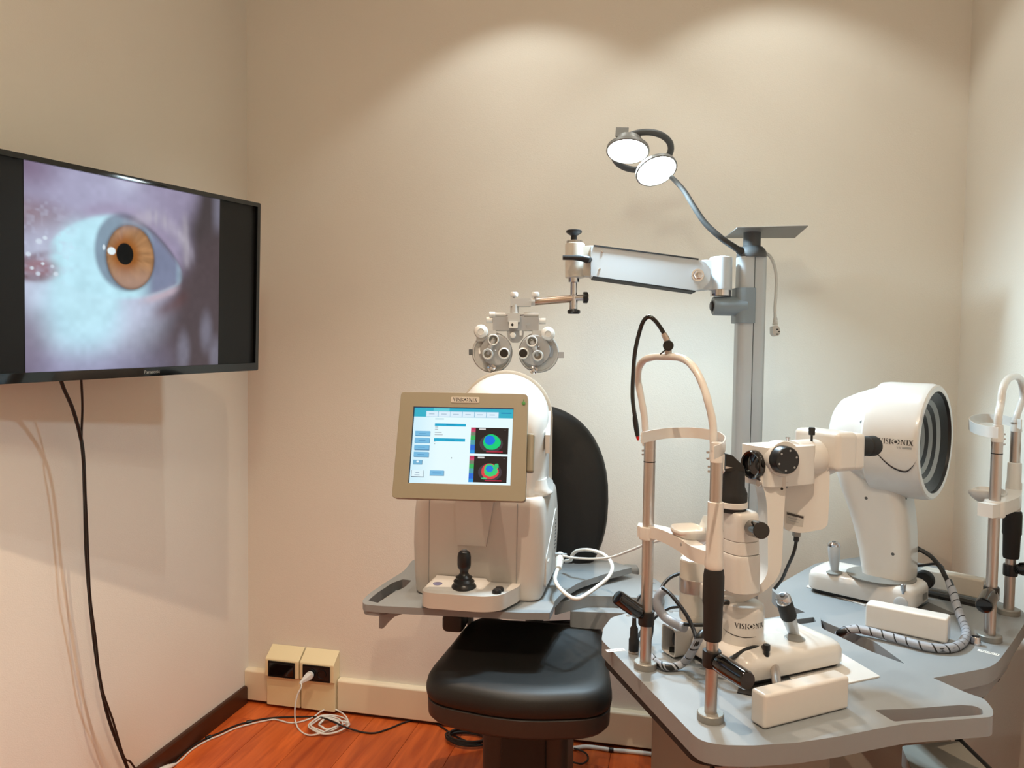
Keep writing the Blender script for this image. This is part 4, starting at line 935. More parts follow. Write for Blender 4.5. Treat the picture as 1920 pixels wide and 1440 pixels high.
# monitor
MO = Matrix.Translation((-0.5535, 1.8856, 1.2557)) @ Matrix.Rotation(0.134, 4, 'Z') @ Matrix.Rotation(-0.31, 4, 'X')
mon = bpy.data.objects.new('monitor', None)
XZ = Matrix(((1, 0, 0, 0), (0, 0, -1, 0), (0, 1, 0, 0), (0, 0, 0, 1)))  # prism height runs towards the viewer (-y)
def mon_g(): return G()
g = G().prism(roundpoly([(-0.169, -0.138), (0.169, -0.138), (0.166, 0.138), (-0.166, 0.138)], 0.010, 4), -0.030, 0.0, 0.005, 3, holes=[[(-0.130, -0.099), (0.130, -0.099), (0.130, 0.099), (-0.130, 0.099)]], M=MO @ XZ)
mon = mk('monitor', g, bezel_m, MC)
mk('monitor_back', G().box((0, 0.034, 0.0), (0.318, 0.010, 0.258), 0.004, 2, M=MO), bezel_m, mon)
def ui_picture(u, v):
    A = lambda *c: np.array(lin(c))
    img = np.zeros(u.shape+(3,)) + A(232, 252, 255)
    gl = sst(0.30, 0.0, u)*0.6; img = img*(1-gl[..., None]) + A(196, 234, 252)*gl[..., None]
    def R(u0, v0, u1, v1, c, a=1.0):
        k = ((u >= u0) & (u < u1) & (v >= v0) & (v < v1)); img[k] = img[k]*(1-a) + A(*c)*a
    def E(cu, cv, ru, rv, c, a=1.0, wob=0.0):
        an = np.arctan2(v-cv, u-cu); rr = np.hypot((u-cu)/ru, (v-cv)/rv); k = rr < 1+wob*np.sin(3*an+1)+wob*0.7*np.sin(2*an)
        img[k] = img[k]*(1-a) + A(*c)*a
    R(0, 0, 1, 0.128, (58, 176, 200)); R(0, 0, 1, 0.012, (30, 70, 110)); R(0, 0, 0.008, 1, (40, 60, 80))
    R(0.20, 0.01, 0.36, 0.05, (120, 220, 226), 0.6)
    for k in range(6):
        a = 0.128+0.1215*k; R(a, 0.048, a+0.1215, 0.130, (150, 196, 220)); R(a+0.004, 0.053, a+0.118, 0.125, (222, 240, 252))
        R(a+0.03, 0.085, a+0.085, 0.094, (130, 160, 185), 0.7)
    R(0.88, 0.055, 0.985, 0.068, (30, 110, 170), 0.7)
    R(0.225, 0.145, 0.31, 0.165, (190, 222, 232), 0.8)
    for v0 in (0.318, 0.412, 0.504, 0.597):
        R(0.035, v0+0.006, 0.186, v0+0.070, (70, 120, 160)); R(0.03, v0, 0.180, v0+0.063, (120, 186, 224)); R(0.07, v0+0.030, 0.14, v0+0.036, (80, 140, 190), 0.8)
    R(0.035, 0.702, 0.125, 0.760, (80, 120, 150)); R(0.032, 0.698, 0.120, 0.754, (120, 180, 214)); E(0.075, 0.722, 0.012, 0.014, (235, 248, 255))
    R(0.020, 0.835, 0.148, 0.925, (70, 90, 110)); R(0.022, 0.833, 0.142, 0.915, (226, 246, 252)); R(0.06, 0.86, 0.10, 0.868, (150, 170, 190)); R(0.055, 0.89, 0.105, 0.898, (150, 170, 190))
    R(0.205, 0.836, 0.348, 0.900, (80, 120, 150)); R(0.203, 0.832, 0.343, 0.893, (124, 188, 226)); R(0.23, 0.862, 0.315, 0.869, (90, 150, 200))
    for v0 in (0.215, 0.412): R(0.225, v0, 0.535, v0+0.036, (36, 168, 206)); R(0.34, v0+0.015, 0.43, v0+0.022, (20, 110, 160), 0.7)
    for k, (v0, l_) in enumerate(((0.262, 0.03), (0.292, 0.03), (0.330, 0.07), (0.362, 0.08), (0.450, 0.012), (0.48, 0.012))): R(0.228, v0, 0.228+l_, v0+0.008, (170, 180, 186))
    for v0, second in ((0.262, False), (0.632, True)):
        R(0.600, v0, 0.962, v0+0.338, (46, 38, 36))
        seg = ((0.0, (196, 62, 98)), (0.10, (206, 84, 116)), (0.17, (120, 130, 110)), (0.30, (64, 180, 96)), (0.48, (84, 160, 170)), (0.66, (50, 110, 214)), (0.86, (52, 150, 224)))
        for (a, c), b in zip(seg, [s_[0] for s_ in seg[1:]]+[1.0]): R(0.590, v0+0.338*a, 0.635, v0+0.338*b, c)
        R(0.67, v0+0.010, 0.735, v0+0.026, (210, 208, 206)); R(0.925, v0+0.022, 0.932, v0+0.03, (190, 190, 190))
        E(0.795, v0+0.205, 0.115, 0.115, (84, 76, 84), 0.6)
        if not second:
            E(0.800, v0+0.185, 0.086, 0.100, (24, 206, 122), 1, 0.03); E(0.780, v0+0.160, 0.052, 0.062, (30, 118, 226), 1, 0.02)
        else:
            E(0.795, v0+0.195, 0.086, 0.100, (222, 70, 76), 1, 0.03); E(0.800, v0+0.180, 0.066, 0.080, (60, 206, 120), 1, 0.06)
            E(0.857, v0+0.125, 0.022, 0.034, (60, 196, 120)); E(0.790, v0+0.160, 0.036, 0.044, (36, 126, 226)); E(0.74, v0+0.285, 0.03, 0.010, (70, 206, 130))
        R(0.75, v0+0.305, 0.91, v0+0.318, (196, 40, 70), 0.7)
    E(0.41, 0.665, 0.006, 0.009, (150, 160, 165))
    return np.clip(img, 0.003, 1)
scr = picture_screen('screen_display', 0.259, 0.198, 260, 200, ui_picture, mon, 0.0, 1.0)
scr.matrix_basis = world_m(MC).inverted() @ MO @ Matrix.Translation((0, 0.008, 0)) if False else world_m(mon).inverted() @ MO @ Matrix.Translation((0, 0.0035, 0))
lp_ = mk('logo_plate', G().prism(rrect(0.074, 0.0155, 0.003, 3), -0.0005, 0.0012, 0.0004, 1, M=MO @ Matrix.Translation((0.004, 0, 0.119)) @ XZ), cream_m, mon)
g = G(); R3 = MO.to_3x3(); ex, ez, en = R3 @ V((1, 0, 0)), R3 @ V((0, 0, 1)), R3 @ V((0, -1, 0))
logo(g, flat(MO @ V((-0.028, -0.0016, 0.1145)), ex, ez), 0.064); mk('logo_lettering', g, ink_m, lp_, smooth=0)
mk('power_mark', G().lathe([(0.0048, 0), (0.0048, 0.001), (0, 0.0014)], frame(MO @ V((0.156, -0.0002, 0.113)), z=en), 16).box((0.156, -0.0006, 0.1195), (0.0026, 0.001, 0.007), M=MO), green_m, mon)
mk('side_module', G().box((0.176, 0.026, -0.012), (0.020, 0.028, 0.100), 0.006, 3, M=MO), bezel_m, mon)
mk('monitor_neck', G().tube([MO @ V((0, 0.03, -0.02)), MM @ V((0.03, 0.0, 0.33)), MM @ V((0.06, 0.08, 0.33))], 0.026, 12), white_m, mon)

# control tray with joystick
tray = mk('control_tray', G().prism(roundpoly([(-0.122, 0.01), (-0.122, -0.112), (-0.10, -0.128), (0.055, -0.128), (0.096, -0.104), (0.128, -0.02), (0.128, 0.01)], [0, 0.02, 0.02, 0.04, 0.03, 0.02, 0], 6), 0.008, 0.050, 0.008, 3), white_m, MC, False)
mk('tray_deck', G().loft([[V((x, y, z)) for x, y, z in ((-0.114, 0.0, 0.0495), (-0.112, -0.105, 0.0495), (0.02, -0.105, 0.0495), (0.04, 0.0, 0.0495))], [V((x, y, z)) for x, y, z in ((-0.112, 0.0, 0.060), (-0.110, -0.070, 0.054), (0.015, -0.070, 0.054), (0.03, 0.0, 0.060))]]), white2_m, tray, False)
jb = MM @ V((-0.016, -0.066, 0.0500)); kj = 2.02/FPX
js = mk('joystick', G().lathe([(0.034, 0.0), (0.034, 0.006), (0.028, 0.014), (0.029, 0.020), (0.022, 0.026), (0.023, 0.031), (0.015, 0.036), (0.0115, 0.042), (0.0125, 0.050), (0.0175, 0.058), (0.0185, 0.066), (0.0185, 0.086), (0.016, 0.097), (0.011, 0.102), (0.0, 0.103)], Matrix.Translation(jb), 28), black_m, MC)
mk('trigger_cap', G().lathe([(0.007, 0.102), (0.007, 0.105), (0.0, 0.106)], Matrix.Translation(jb), 14), greyd_m, js)
for dx_, dy_ in ((0.083, -0.068), (0.080, -0.088)):
    mk('button', G().lathe([(0.0125, 0), (0.0125, 0.006), (0.010, 0.010), (0, 0.0105)], Matrix.Translation(MM @ V((dx_, dy_, 0.0495))), 20), black_m, tray)
mk('round_badge', G().lathe([(0.0130, 0), (0.0130, 0.0015), (0.010, 0.0025), (0, 0.0026)], Matrix.Translation(MM @ V((-0.092, -0.060, 0.0545))), 22), blueb_m, tray)
for dx_ in (-0.13, 0.13):
    for dy_ in (0.05, 0.30): mk('rubber_foot', G().cyl(MM @ V((dx_, dy_, 0.0)), MM @ V((dx_, dy_, 0.004)), 0.016), blackr_m, MC)

# its white leads
t = thing('data_cable', 'thin white lead from the screen machine to the slit lamp', 'cable', Wz(1120, 1070, TC))
pl_ = [W(1046, 1040, 2.30), W(1060, 1043, 2.29), W(1076, 1046, 2.28), W(1110, 1048, 2.24), W(1145, 1045, 2.18), W(1180, 1033, 2.10), W(1215, 1019, 2.0), W(1245, 1013, 1.92), W(1262, 1018, 1.86), W(1275, 1032, 1.82), W(1285, 1052, 1.80), W(1290, 1085, 1.79), W(1288, 1135, 1.80)]
mk('cord', G().tube(spline(pl_, 6), 0.0034, 8), wirew_m, t)
mk('plug', G().loft([[W(x, 1040.5, 2.30)+RT*0+UP*q[1]*k+FW*q[0]*k for q in rrect(0.016, 0.012, 0.003)] for x, k in ((1041, 1.0), (1054, 1.0), (1057, 0.8), (1063, 0.6))]), inkg_m, t)
t = thing('power_cord', 'thick white lead looped over the left table from the screen machine', 'cable', Wz(1100, 1080, TC))
pl_ = [W(1046, 1066, 2.26), W(1042, 1078, 2.22), W(1041, 1088, 2.18), W(1048, 1101, 2.14), W(1064, 1116, 2.10), W(1080, 1123, 2.08), W(1096, 1117, 2.10), W(1120, 1100, 2.16), W(1139, 1084, 2.20), W(1148, 1067, 2.24), W(1143, 1050, 2.28), W(1126, 1037, 2.33), W(1102, 1031, 2.37), W(1082, 1033, 2.39), W(1073, 1041, 2.40), W(1070, 1050, 2.41), W(1060, 1052, 2.43)]
mk('cord', G().tube(spline(pl_, 6), 0.0056, 10), wirew_m, t)
mk('plug', G().cyl(W(1049, 1052, 2.29), W(1047, 1066, 2.255), 0.012, 0.009, 16, 0.002).cyl(W(1050, 1040, 2.31), W(1049, 1054, 2.285), 0.0135, 0.0125, 16, 0.002), wirew_m, t)

# ------------------------------------------------------------------ chin rests
def chin_rest(label, bf, bb, front_px, back_px, z_top, hand):
    pass
def pole(bx, by, z0, z1, r, m_, name, parent, seg=20):
    return mk(name, G().cyl((bx, by, z0), (bx, by, z1), r, seg=seg), m_, parent)
U = V((0.795, 0.607, 0)); VV = V((0.607, -0.795, 0))
F1, B1 = Wz(1332, 1349, TA), Wz(1210, 1252, TA); D1f, D1b = 1.373, 1.591
cr = thing('chin_rest', 'white head and chin rest on two poles in front of the slit lamp', 'chin rest', (F1+B1)/2, math.atan2(B1.y-F1.y, B1.x-F1.x))
for c_ in (F1, B1):
    mk('pole_base', G().lathe([(0.0235, 0), (0.0235, 0.012), (0.022, 0.0135), (0.0, 0.0135)], Matrix.Translation(c_+V((0, 0, 0.0003))), 32), bronze_m, cr)
zf, zb = W(1337, 862, D1f).z, W(1211, 838, D1b).z
pf = pole(F1.x, F1.y, TA+0.013, zf+0.02, 0.0108, steel_m, 'pole', cr)
pb = pole(B1.x, B1.y, TA+0.013, zb+0.02, 0.0118, steel_m, 'pole', cr)
mk('pole_mark', G().cyl((B1.x, B1.y, W(1211, 863, D1b).z-0.001), (B1.x, B1.y, W(1211, 863, D1b).z+0.001), 0.0121), blackr_m, pb)
dd = lambda t: D1b+(D1f-D1b)*t
fp = [W(1211, 836, dd(0)), W(1210, 806, dd(0)), W(1208, 780, dd(0)), W(1202, 745, dd(0.0)), W(1196, 712, dd(0.02)), W(1198, 690, dd(0.08)), W(1208, 675, dd(0.18)), W(1228, 669, dd(0.32)), W(1250, 669, dd(0.5)), W(1272, 670, dd(0.66)), W(1290, 678, dd(0.80)), W(1306, 697, dd(0.9)), W(1319, 725, dd(0.96)), W(1328, 755, dd(1.0)), W(1336, 790, dd(1.0)), W(1338, 825, dd(1.0)), W(1337, 862, dd(1.0))]
sp_ = spline(fp, 6)
fr = mk('head_frame', G().tube(sp_, [0.0070+0.0002*math.sin(i) for i in range(len(sp_))], 14), white2_m, cr)
mk('frame_sleeve', G().cyl((F1.x, F1.y, zf-0.002), (F1.x, F1.y, W(1337, 826, D1f).z), 0.0118, 0.0100, 22, 0.002), white2_m, fr)
mk('frame_sleeve', G().cyl((B1.x, B1.y, zb-0.004), (B1.x, B1.y, W(1211, 815, D1b).z), 0.0118, 0.0095, 22, 0.002), white2_m, fr)
zband = W(1337, 836, D1f).z+0.004
bp_ = [Wz(x, y, zband) for x, y in ((1203, 821), (1225, 816), (1252, 812), (1285, 811), (1318, 813), (1345, 819), (1359, 829), (1355, 841), (1338, 849))]
mk('forehead_band', G().ribbon(spline(bp_, 6), 0.021, 0.0022), white2_m, fr)
for q, d_ in (((1326.5, 848), D1f), ((1326.5, 860), D1f), ((1329, 875), D1f), ((1329, 884), D1f), ((1203, 817), D1b), ((1203, 826), D1b), ((1205, 845), D1b), ((1205, 852), D1b)):
    mk('screw', G().lathe([(0.0022, -0.003), (0.0022, 0.0008), (0, 0.0012)], frame(W(*q, d_-0.006), z=V((-0.7, -0.7, 0))), 10), steel_m, cr)
# chin bar between the poles
zch = W(1212, 996, D1b).z
cb = [W(1196, 993, dd(-0.02)), W(1216, 995, dd(0.02)), W(1240, 1000, dd(0.2)), W(1262, 1008, dd(0.4)), W(1284, 1020, dd(0.6)), W(1306, 1035, dd(0.8)), W(1326, 1043, dd(0.95)), W(1340, 1045, dd(1.0))]
sp_ = spline(cb, 5)
cbm = mk('chin_bar', G().ribbon(sp_, [0.0225+0.004*i/len(sp_) for i in range(len(sp_))], 0.028), white2_m, cr)
mk('bar_ring', G().lathe([(0.012, 0), (0.0175, 0), (0.0185, 0.002), (0.0185, 0.024), (0.0175, 0.026), (0.012, 0.026)], Matrix.Translation((B1.x, B1.y, zch-0.013)), 28), white2_m, cbm)
cc_ = W(1290, 1000, dd(0.55)) + U*0.012
mk('chin_cup', G().loft([[cc_ + U*(x*k) + VV*(y*k) + V((0, 0, z + 0.55*(abs(y)*k)**2*12 + max(0, -x*k)*0.1)) for x, y in rrect(0.075, 0.070, 0.025, 5)] for z, k in ((-0.022, 0.5), (-0.012, 0.85), (-0.004, 1.0), (0.0, 1.02), (0.003, 0.98), (-0.003, 0.85), (-0.007, 0.5))]), white2_m, cbm, smooth=60)
mk('chin_paper', G().loft([[cc_ + U*(0.036+x) + VV*y + V((0, 0, 0.004+z)) for x, y, z in ((0, -0.028, 0.0), (0.004, 0, -0.004), (0, 0.028, 0.0), (0.003, 0.020, 0.022), (0.006, 0, 0.026), (0.003, -0.020, 0.022))], [cc_ + U*(0.039+x) + VV*y + V((0, 0, 0.004+z)) for x, y, z in ((0, -0.028, 0.0), (0.004, 0, -0.004), (0, 0.028, 0.0), (0.003, 0.020, 0.022), (0.006, 0, 0.026), (0.003, -0.020, 0.022))]]), paper_m, cbm)
dot('bar_mark', bvh(cbm), 1277, 1020.5, 0.0035, inkg_m, cbm, 0.0005)
z_ = lambda y: W(1336, y, D1f).z
mk('height_sleeve', G().lathe([(0.0115, z_(936)), (0.0135, z_(937)), (0.0138, z_(989)), (0.0150, z_(991)), (0.0152, z_(1040)), (0.0165, z_(1046)), (0.0165, z_(1058)), (0.0150, z_(1062)), (0.0115, z_(1062))][::-1], Matrix.Translation((F1.x, F1.y, 0)), 32), white2_m, cr)
mk('height_grip', G().lathe([(0.0112, z_(1061)), (0.0165, z_(1063)), (0.0182, z_(1075)), (0.0186, z_(1125)), (0.0170, z_(1131)), (0.0160, z_(1190)), (0.0150, z_(1196)), (0.0112, z_(1196))][::-1], Matrix.Translation((F1.x, F1.y, 0)), 32), blackr_m, cr)
def grip_handle(pcx, pcy, zc, tip, r, start, parent):
    h_ = mk('handle_clamp', G().lathe([(0.0112, -0.0145), (0.0155, -0.0145), (0.0165, -0.012), (0.0165, 0.012), (0.0155, 0.0145), (0.0112, 0.0145)], Matrix.Translation((pcx, pcy, zc)), 28), black_m, parent)
    a = V((pcx, pcy, zc)); b = V(tip); d = (b-a).normalized()
    mk('handle_grip', G().cyl(a+d*0.010, a+d*start, r*0.6, r*0.8, 20).lathe([(r*0.75, 0), (r, 0.006), (r*1.02, 0.03), (r*0.96, (b-a).length-start-0.004), (r*0.85, (b-a).length-start), (0, (b-a).length-start+0.001)], frame(a+d*start, z=d), 28), gloss_m, h_)
grip_handle(F1.x, F1.y, W(1334, 1231, D1f).z, W(1402, 1277, 1.27), 0.0165, 0.02, cr)
grip_handle(B1.x, B1.y, W(1210, 1157, D1b).z, W(1157, 1119, 1.56), 0.0155, 0.02, cr)
# fixation light on its gooseneck
fb = W(1253, 664, dd(0.52))
fx = mk('fixation_mount', G().cyl(fb, fb+V((0, 0, 0.010)), 0.0068, seg=16), white2_m, cr)
mk('mount_knob', G().cyl(W(1253, 648, dd(0.52)-0.014), W(1253, 648, dd(0.52)+0.012), 0.0102, seg=24, bev=0.002), black_m, fx)
mk('mount_pin', G().cyl(W(1249, 655, dd(0.5)-0.012), W(1238, 664, dd(0.5)-0.016), 0.0016, seg=8), black_m, fx)
gn = [W(x, y, d_) for x, y, d_ in ((1253, 640, 1.472), (1247, 629, 1.472), (1238, 614, 1.475), (1228, 601, 1.48), (1217, 594, 1.485), (1206, 603, 1.49), (1197, 630, 1.50), (1190, 665, 1.505), (1187, 705, 1.51), (1186, 740, 1.51), (1188, 765, 1.51), (1191, 783, 1.51))]
mk('gooseneck', G().tube(spline(gn, 6), 0.0042, 12), gloss_m, fx)
mk('neck_joint', G().cyl(W(1244, 625, 1.472), W(1251, 638, 1.472), 0.0052, 0.0066, 16), steel_m, fx)
mk('light_barrel', G().tube([W(1190, 780, 1.51), W(1191, 788, 1.51), W(1194, 808, 1.51), W(1195.5, 818, 1.51)], [0.0040, 0.0052, 0.0050, 0.0040], 14), black_m, fx)
mk('light_tip', G().tube([W(1195.4, 817, 1.51), W(1196, 822, 1.51), W(1196.6, 826, 1.51)], [0.0036, 0.0032, 0.0012], 12), red_m, fx)

# the other chin rest, by the right wall
F2, B2 = Wz(1855, 1200, TB), Wz(1891, 1151, TB); D2f, D2b = 1.775, 1.955
c2 = thing('chin_rest', 'white head and chin rest on two poles by the right wall', 'chin rest', (F2+B2)/2, math.atan2(B2.y-F2.y, B2.x-F2.x))
for c_ in (F2, B2):
    mk('pole_base', G().lathe([(0.0255, 0), (0.0255, 0.012), (0.024, 0.0135), (0.0, 0.0135)], Matrix.Translation(c_+V((0, 0, 0.0003))), 32), bronze_m, c2)
zf, zb = W(1872, 826, D2f).z, W(1912, 806, D2b).z
pf = pole(F2.x, F2.y, TB+0.013, zf+0.02, 0.0118, steel_m, 'pole', c2)
pole(B2.x, B2.y, TB+0.013, zb+0.02, 0.0118, steel_m, 'pole', c2)
mk('pole_mark', G().cyl((F2.x, F2.y, W(1870, 849, D2f).z-0.001), (F2.x, F2.y, W(1870, 849, D2f).z+0.001), 0.0121), blackr_m, pf)
xf = lambda y: 1855+(1200-y)*0.045
fp = [V((F2.x, F2.y, zf)), V((F2.x, F2.y, W(1873, 780, D2f).z)), W(1876, 758, D2f), W(1880, 730, D2f+0.01), W(1888, 713, D2f+0.04), W(1899, 706, D2f+0.09), W(1910, 708, D2f+0.14), W(1916, 720, D2f+0.17), W(1918, 745, D2b), V((B2.x, B2.y, W(1915, 780, D2b).z)), V((B2.x, B2.y, zb))]
fr = mk('head_frame', G().tube(spline(fp, 7), 0.0085, 14), white2_m, c2)
mk('frame_sleeve', G().cyl((F2.x, F2.y, zf-0.002), (F2.x, F2.y, W(1873, 795, D2f).z), 0.0130, 0.0110, 22, 0.002), white2_m, fr)
mk('frame_sleeve', G().cyl((B2.x, B2.y, zb-0.004), (B2.x, B2.y, W(1915, 785, D2b).z), 0.0130, 0.0110, 22, 0.002), white2_m, fr)
zband = W(1872, 808, D2f).z+0.004
bp_ = [Wz(x, y, zband) for x, y in ((1872, 812), (1850, 809), (1828, 803), (1817, 795), (1823, 788), (1845, 784), (1880, 787), (1915, 796))]
mk('forehead_band', G().ribbon(spline(bp_, 6), 0.024, 0.0022), white2_m, fr)
for q in ((1884, 814), (1884, 823), (1884, 833)):
    mk('screw', G().lathe([(0.0022, -0.004), (0.0022, 0.001), (0, 0.0014)], frame(W(*q, D2f), z=RT), 10), steel_m, c2)
zc2 = W(1862, 952, D2f).z
cbm = mk('chin_bar', G().ribbon(spline([V((F2.x, F2.y, zc2)) + V((-0.030, -0.030, 0)), V((F2.x, F2.y, zc2)), V((F2.x, F2.y, zc2)).lerp(V((B2.x, B2.y, zc2)), 0.5)+V((0.012, -0.006, 0)), V((B2.x, B2.y, zc2))], 6), 0.030, 0.034), white2_m, c2)
mk('bar_ring', G().lathe([(0.012, 0), (0.0205, 0), (0.022, 0.003), (0.022, 0.034), (0.0205, 0.037), (0.012, 0.037)], Matrix.Translation((F2.x, F2.y, zc2-0.0185)), 28), white2_m, cbm)
cc_ = V((F2.x, F2.y, zc2+0.012)).lerp(V((B2.x, B2.y, zc2+0.012)), 0.45) + V((-0.030, 0.016, 0.004))
A2, N2 = V((0.85, -0.527, 0)), V((0.527, 0.85, 0))
mk('chin_cup', G().loft([[cc_ + A2*(x*k) + N2*(y*k) + V((0, 0, z + 6.6*(abs(y)*k)**2)) for x, y in rrect(0.075, 0.070, 0.025, 5)] for z, k in ((-0.022, 0.5), (-0.012, 0.85), (-0.004, 1.0), (0.0, 1.02), (0.003, 0.98), (-0.003, 0.85), (-0.007, 0.5))]), white2_m, cbm, smooth=60)
z_ = lambda y: W(1898, y, D2b).z
mk('height_sleeve', G().lathe([(0.0122, z_(866)), (0.0155, z_(867)), (0.0158, z_(903)), (0.0178, z_(905)), (0.0180, z_(950)), (0.0160, z_(957)), (0.0122, z_(957))][::-1], Matrix.Translation((B2.x, B2.y, 0)), 32), white2_m, c2)
mk('height_grip', G().lathe([(0.0122, z_(956)), (0.0200, z_(958)), (0.0215, z_(965)), (0.0215, z_(1000)), (0.0195, z_(1004)), (0.0185, z_(1042)), (0.0170, z_(1047)), (0.0122, z_(1047))][::-1], Matrix.Translation((B2.x, B2.y, 0)), 32), blackr_m, c2)
grip_handle(B2.x, B2.y, W(1893, 1069, D2b).z, V((B2.x, B2.y, W(1893, 1060, D2b).z))+V((0.062, -0.05, 0.012)), 0.0165, 0.02, c2)
grip_handle(F2.x, F2.y, W(1858, 1112, D2f).z, W(1845, 1136, D2f-0.075), 0.0185, 0.018, c2)

# ------------------------------------------------------------------ slit lamp
SLZ = TA + 0.001
slp = V((0.177, 1.684, TA)); RS = math.atan2(0.607, 0.795)
sl_ = thing('slit_lamp', 'white slit lamp microscope with black eyepieces on the front table', 'microscope', slp, RS)
def sring(z, kx, ky, w_=0.27, d_=0.185, r=0.03, xo=0.0): return [V((x*kx+xo, y*ky, z)) for x, y in rrect(w_, d_, r, 5)]
mk('base_skid', G().prism(rrect(0.255, 0.165, 0.02), 0.002, 0.012), blackr_m, sl_, False)
base = mk('base', G().loft([sring(0.011, 0.985, 0.98), sring(0.014, 1, 1), sring(0.036, 1.0, 1.0), sring(0.048, 0.97, 0.95), sring(0.054, 0.91, 0.86), sring(0.058, 0.80, 0.72), sring(0.059, 0.5, 0.4)]), white2_m, sl_, False, smooth=50)
btree = bvh(base)
DS = 1.60; kS = DS/FPX
dc = W(1391, 1196, 1.60); zd = lambda y, D=1.60: W(1391, y, D).z
drum = mk('base_drum', G().lathe([(0.040, zd(1225)), (0.0445, zd(1206)), (0.0445, zd(1196)), (0.0432, zd(1180)), (0.0432, zd(1140)), (0.0415, zd(1130)), (0.036, zd(1126)), (0.0, zd(1124))], Matrix.Translation((dc.x, dc.y, 0)), 48), white2_m, sl_, smooth=50)
# wrapped name on the drum
tocam = V((-dc.x, -dc.y)).normalized(); a0 = math.atan2(tocam.y, tocam.x)
def on_drum(u, v): a = a0 - 0.35 + u/0.0432; return V((dc.x+0.0437*math.cos(a), dc.y+0.0437*math.sin(a), zd(1165)+v))
g = G(); logo(g, on_drum, 0.066); mk('logo_lettering', g, ink_m, drum, smooth=0)
g = G(); N_ = 22; P_ = []
for k in range(N_+1):
    t_ = k/N_; u_ = -0.030 + 0.074*t_; v_ = -0.010 - 0.0075*math.sin(t_*PI*0.72); w_ = 0.0016*math.sin(t_*PI)**0.6 + 0.0001
    P_.append((u_, v_-w_/2, v_+w_/2))
for a, b in zip(P_, P_[1:]): g.poly([on_drum(a[0], a[1]), on_drum(b[0], b[1]), on_drum(b[0], b[2]), on_drum(a[0], a[2])])
mk('swoosh', g, ink_m, drum, smooth=0)
# U-shaped microscope arm
arm = mk('microscope_arm', plane_prism([(1352, 1106), (1352, 1133), (1378, 1134), (1404, 1126), (1436, 1108), (1457, 1087), (1466, 1064), (1469, 985), (1474, 906), (1474, 880), (1418, 880), (1428, 905), (1436, 930), (1439, 960), (1440, 1070), (1434, 1086), (1424, 1098), (1410, 1106)], 1.585, 1.645, 0.006, 0.014, 3), white2_m, sl_, smooth=50)
# illumination tower
DT = 1.555; kT = DT/FPX; tcx = W(1389, 1000, DT); RSQ = RS
def tring(y, hwp, px=1389, r=0.35, dp=None): 
    c_ = W(px, y, DT); w_ = 2*hwp*kT*0.93
    return [V((c_.x + (math.cos(RSQ)*x - math.sin(RSQ)*yy), c_.y + (math.sin(RSQ)*x + math.cos(RSQ)*yy), c_.z)) for x, yy in rrect(w_*0.86, w_*0.86, w_*r, 6)]
tw = mk('slit_tower', G().loft([tring(1106, 36), tring(1104, 38), tring(1044, 38.5), tring(1037, 38), tring(1035.5, 36)]), white2_m, sl_, smooth=50)
mk('tower_collar', G().loft([tring(1035, 35), tring(1034, 36.8), tring(1012, 36.4), tring(1010.8, 35)]), white2_m, tw, smooth=50)
mk('tower_top', G().loft([tring(1010.4, 35), tring(1009, 36.4), tring(969, 36.2, 1388.5), tring(962, 35.5, 1388), tring(958, 33, 1387), tring(956.5, 28, 1385)]), white2_m, tw, smooth=50)
hcx = W(1375, 900, DT); zz = lambda y: W(1375, y, DT).z
LT = Matrix.Translation((hcx.x, hcx.y, 0))
mk('slit_ring', G().lathe([(0.0265, zz(959)), (0.0270, zz(952)), (0.0, zz(951))], LT, 36), blackr_m, tw)
mk('white_ring', G().lathe([(0.0275, zz(951.5)), (0.0290, zz(950)), (0.0290, zz(941)), (0.0280, zz(940)), (0, zz(940))], LT, 36), white2_m, tw)
mh = mk('mirror_head', G().lathe([(0.0275, zz(940.5)), (0.0282, zz(936)), (0.0282, zz(924)), (0.0228, zz(912)), (0.0224, zz(884)), (0.0215, zz(879)), (0.0, zz(878))], LT, 36), blackr_m, tw)
mk('mirror_wedge', plane_prism([(1361, 851), (1374, 854), (1396, 875), (1396, 884), (1358, 884), (1361, 872)], DT-0.022, DT+0.018, 0.001), black_m, mh)
mk('filter_lever', plane_prism([(1350, 852), (1359, 852), (1358, 886), (1354, 890), (1350, 887)], DT-0.030, DT-0.026, 0.0005), white2_m, mh)
mk('lever_screw', G().lathe([(0.0042, 0), (0.0042, 0.005), (0, 0.007)], frame(W(1354, 882, DT-0.030), z=-FW), 14), chrome_m, mh)
mk('mirror_strip', plane_prism([(1360, 874), (1374, 877), (1360, 879)], DT-0.0245, DT-0.022), chrome_m, mh)
mk('slit_knob', G().cyl(W(1402, 988, DT-0.02), W(1414, 990, DT-0.05), 0.008, seg=16).cyl(W(1411, 990, DT-0.045), W(1428, 995, DT-0.095), 0.0168, 0.0162, 32, 0.002), gloss_m, tw)
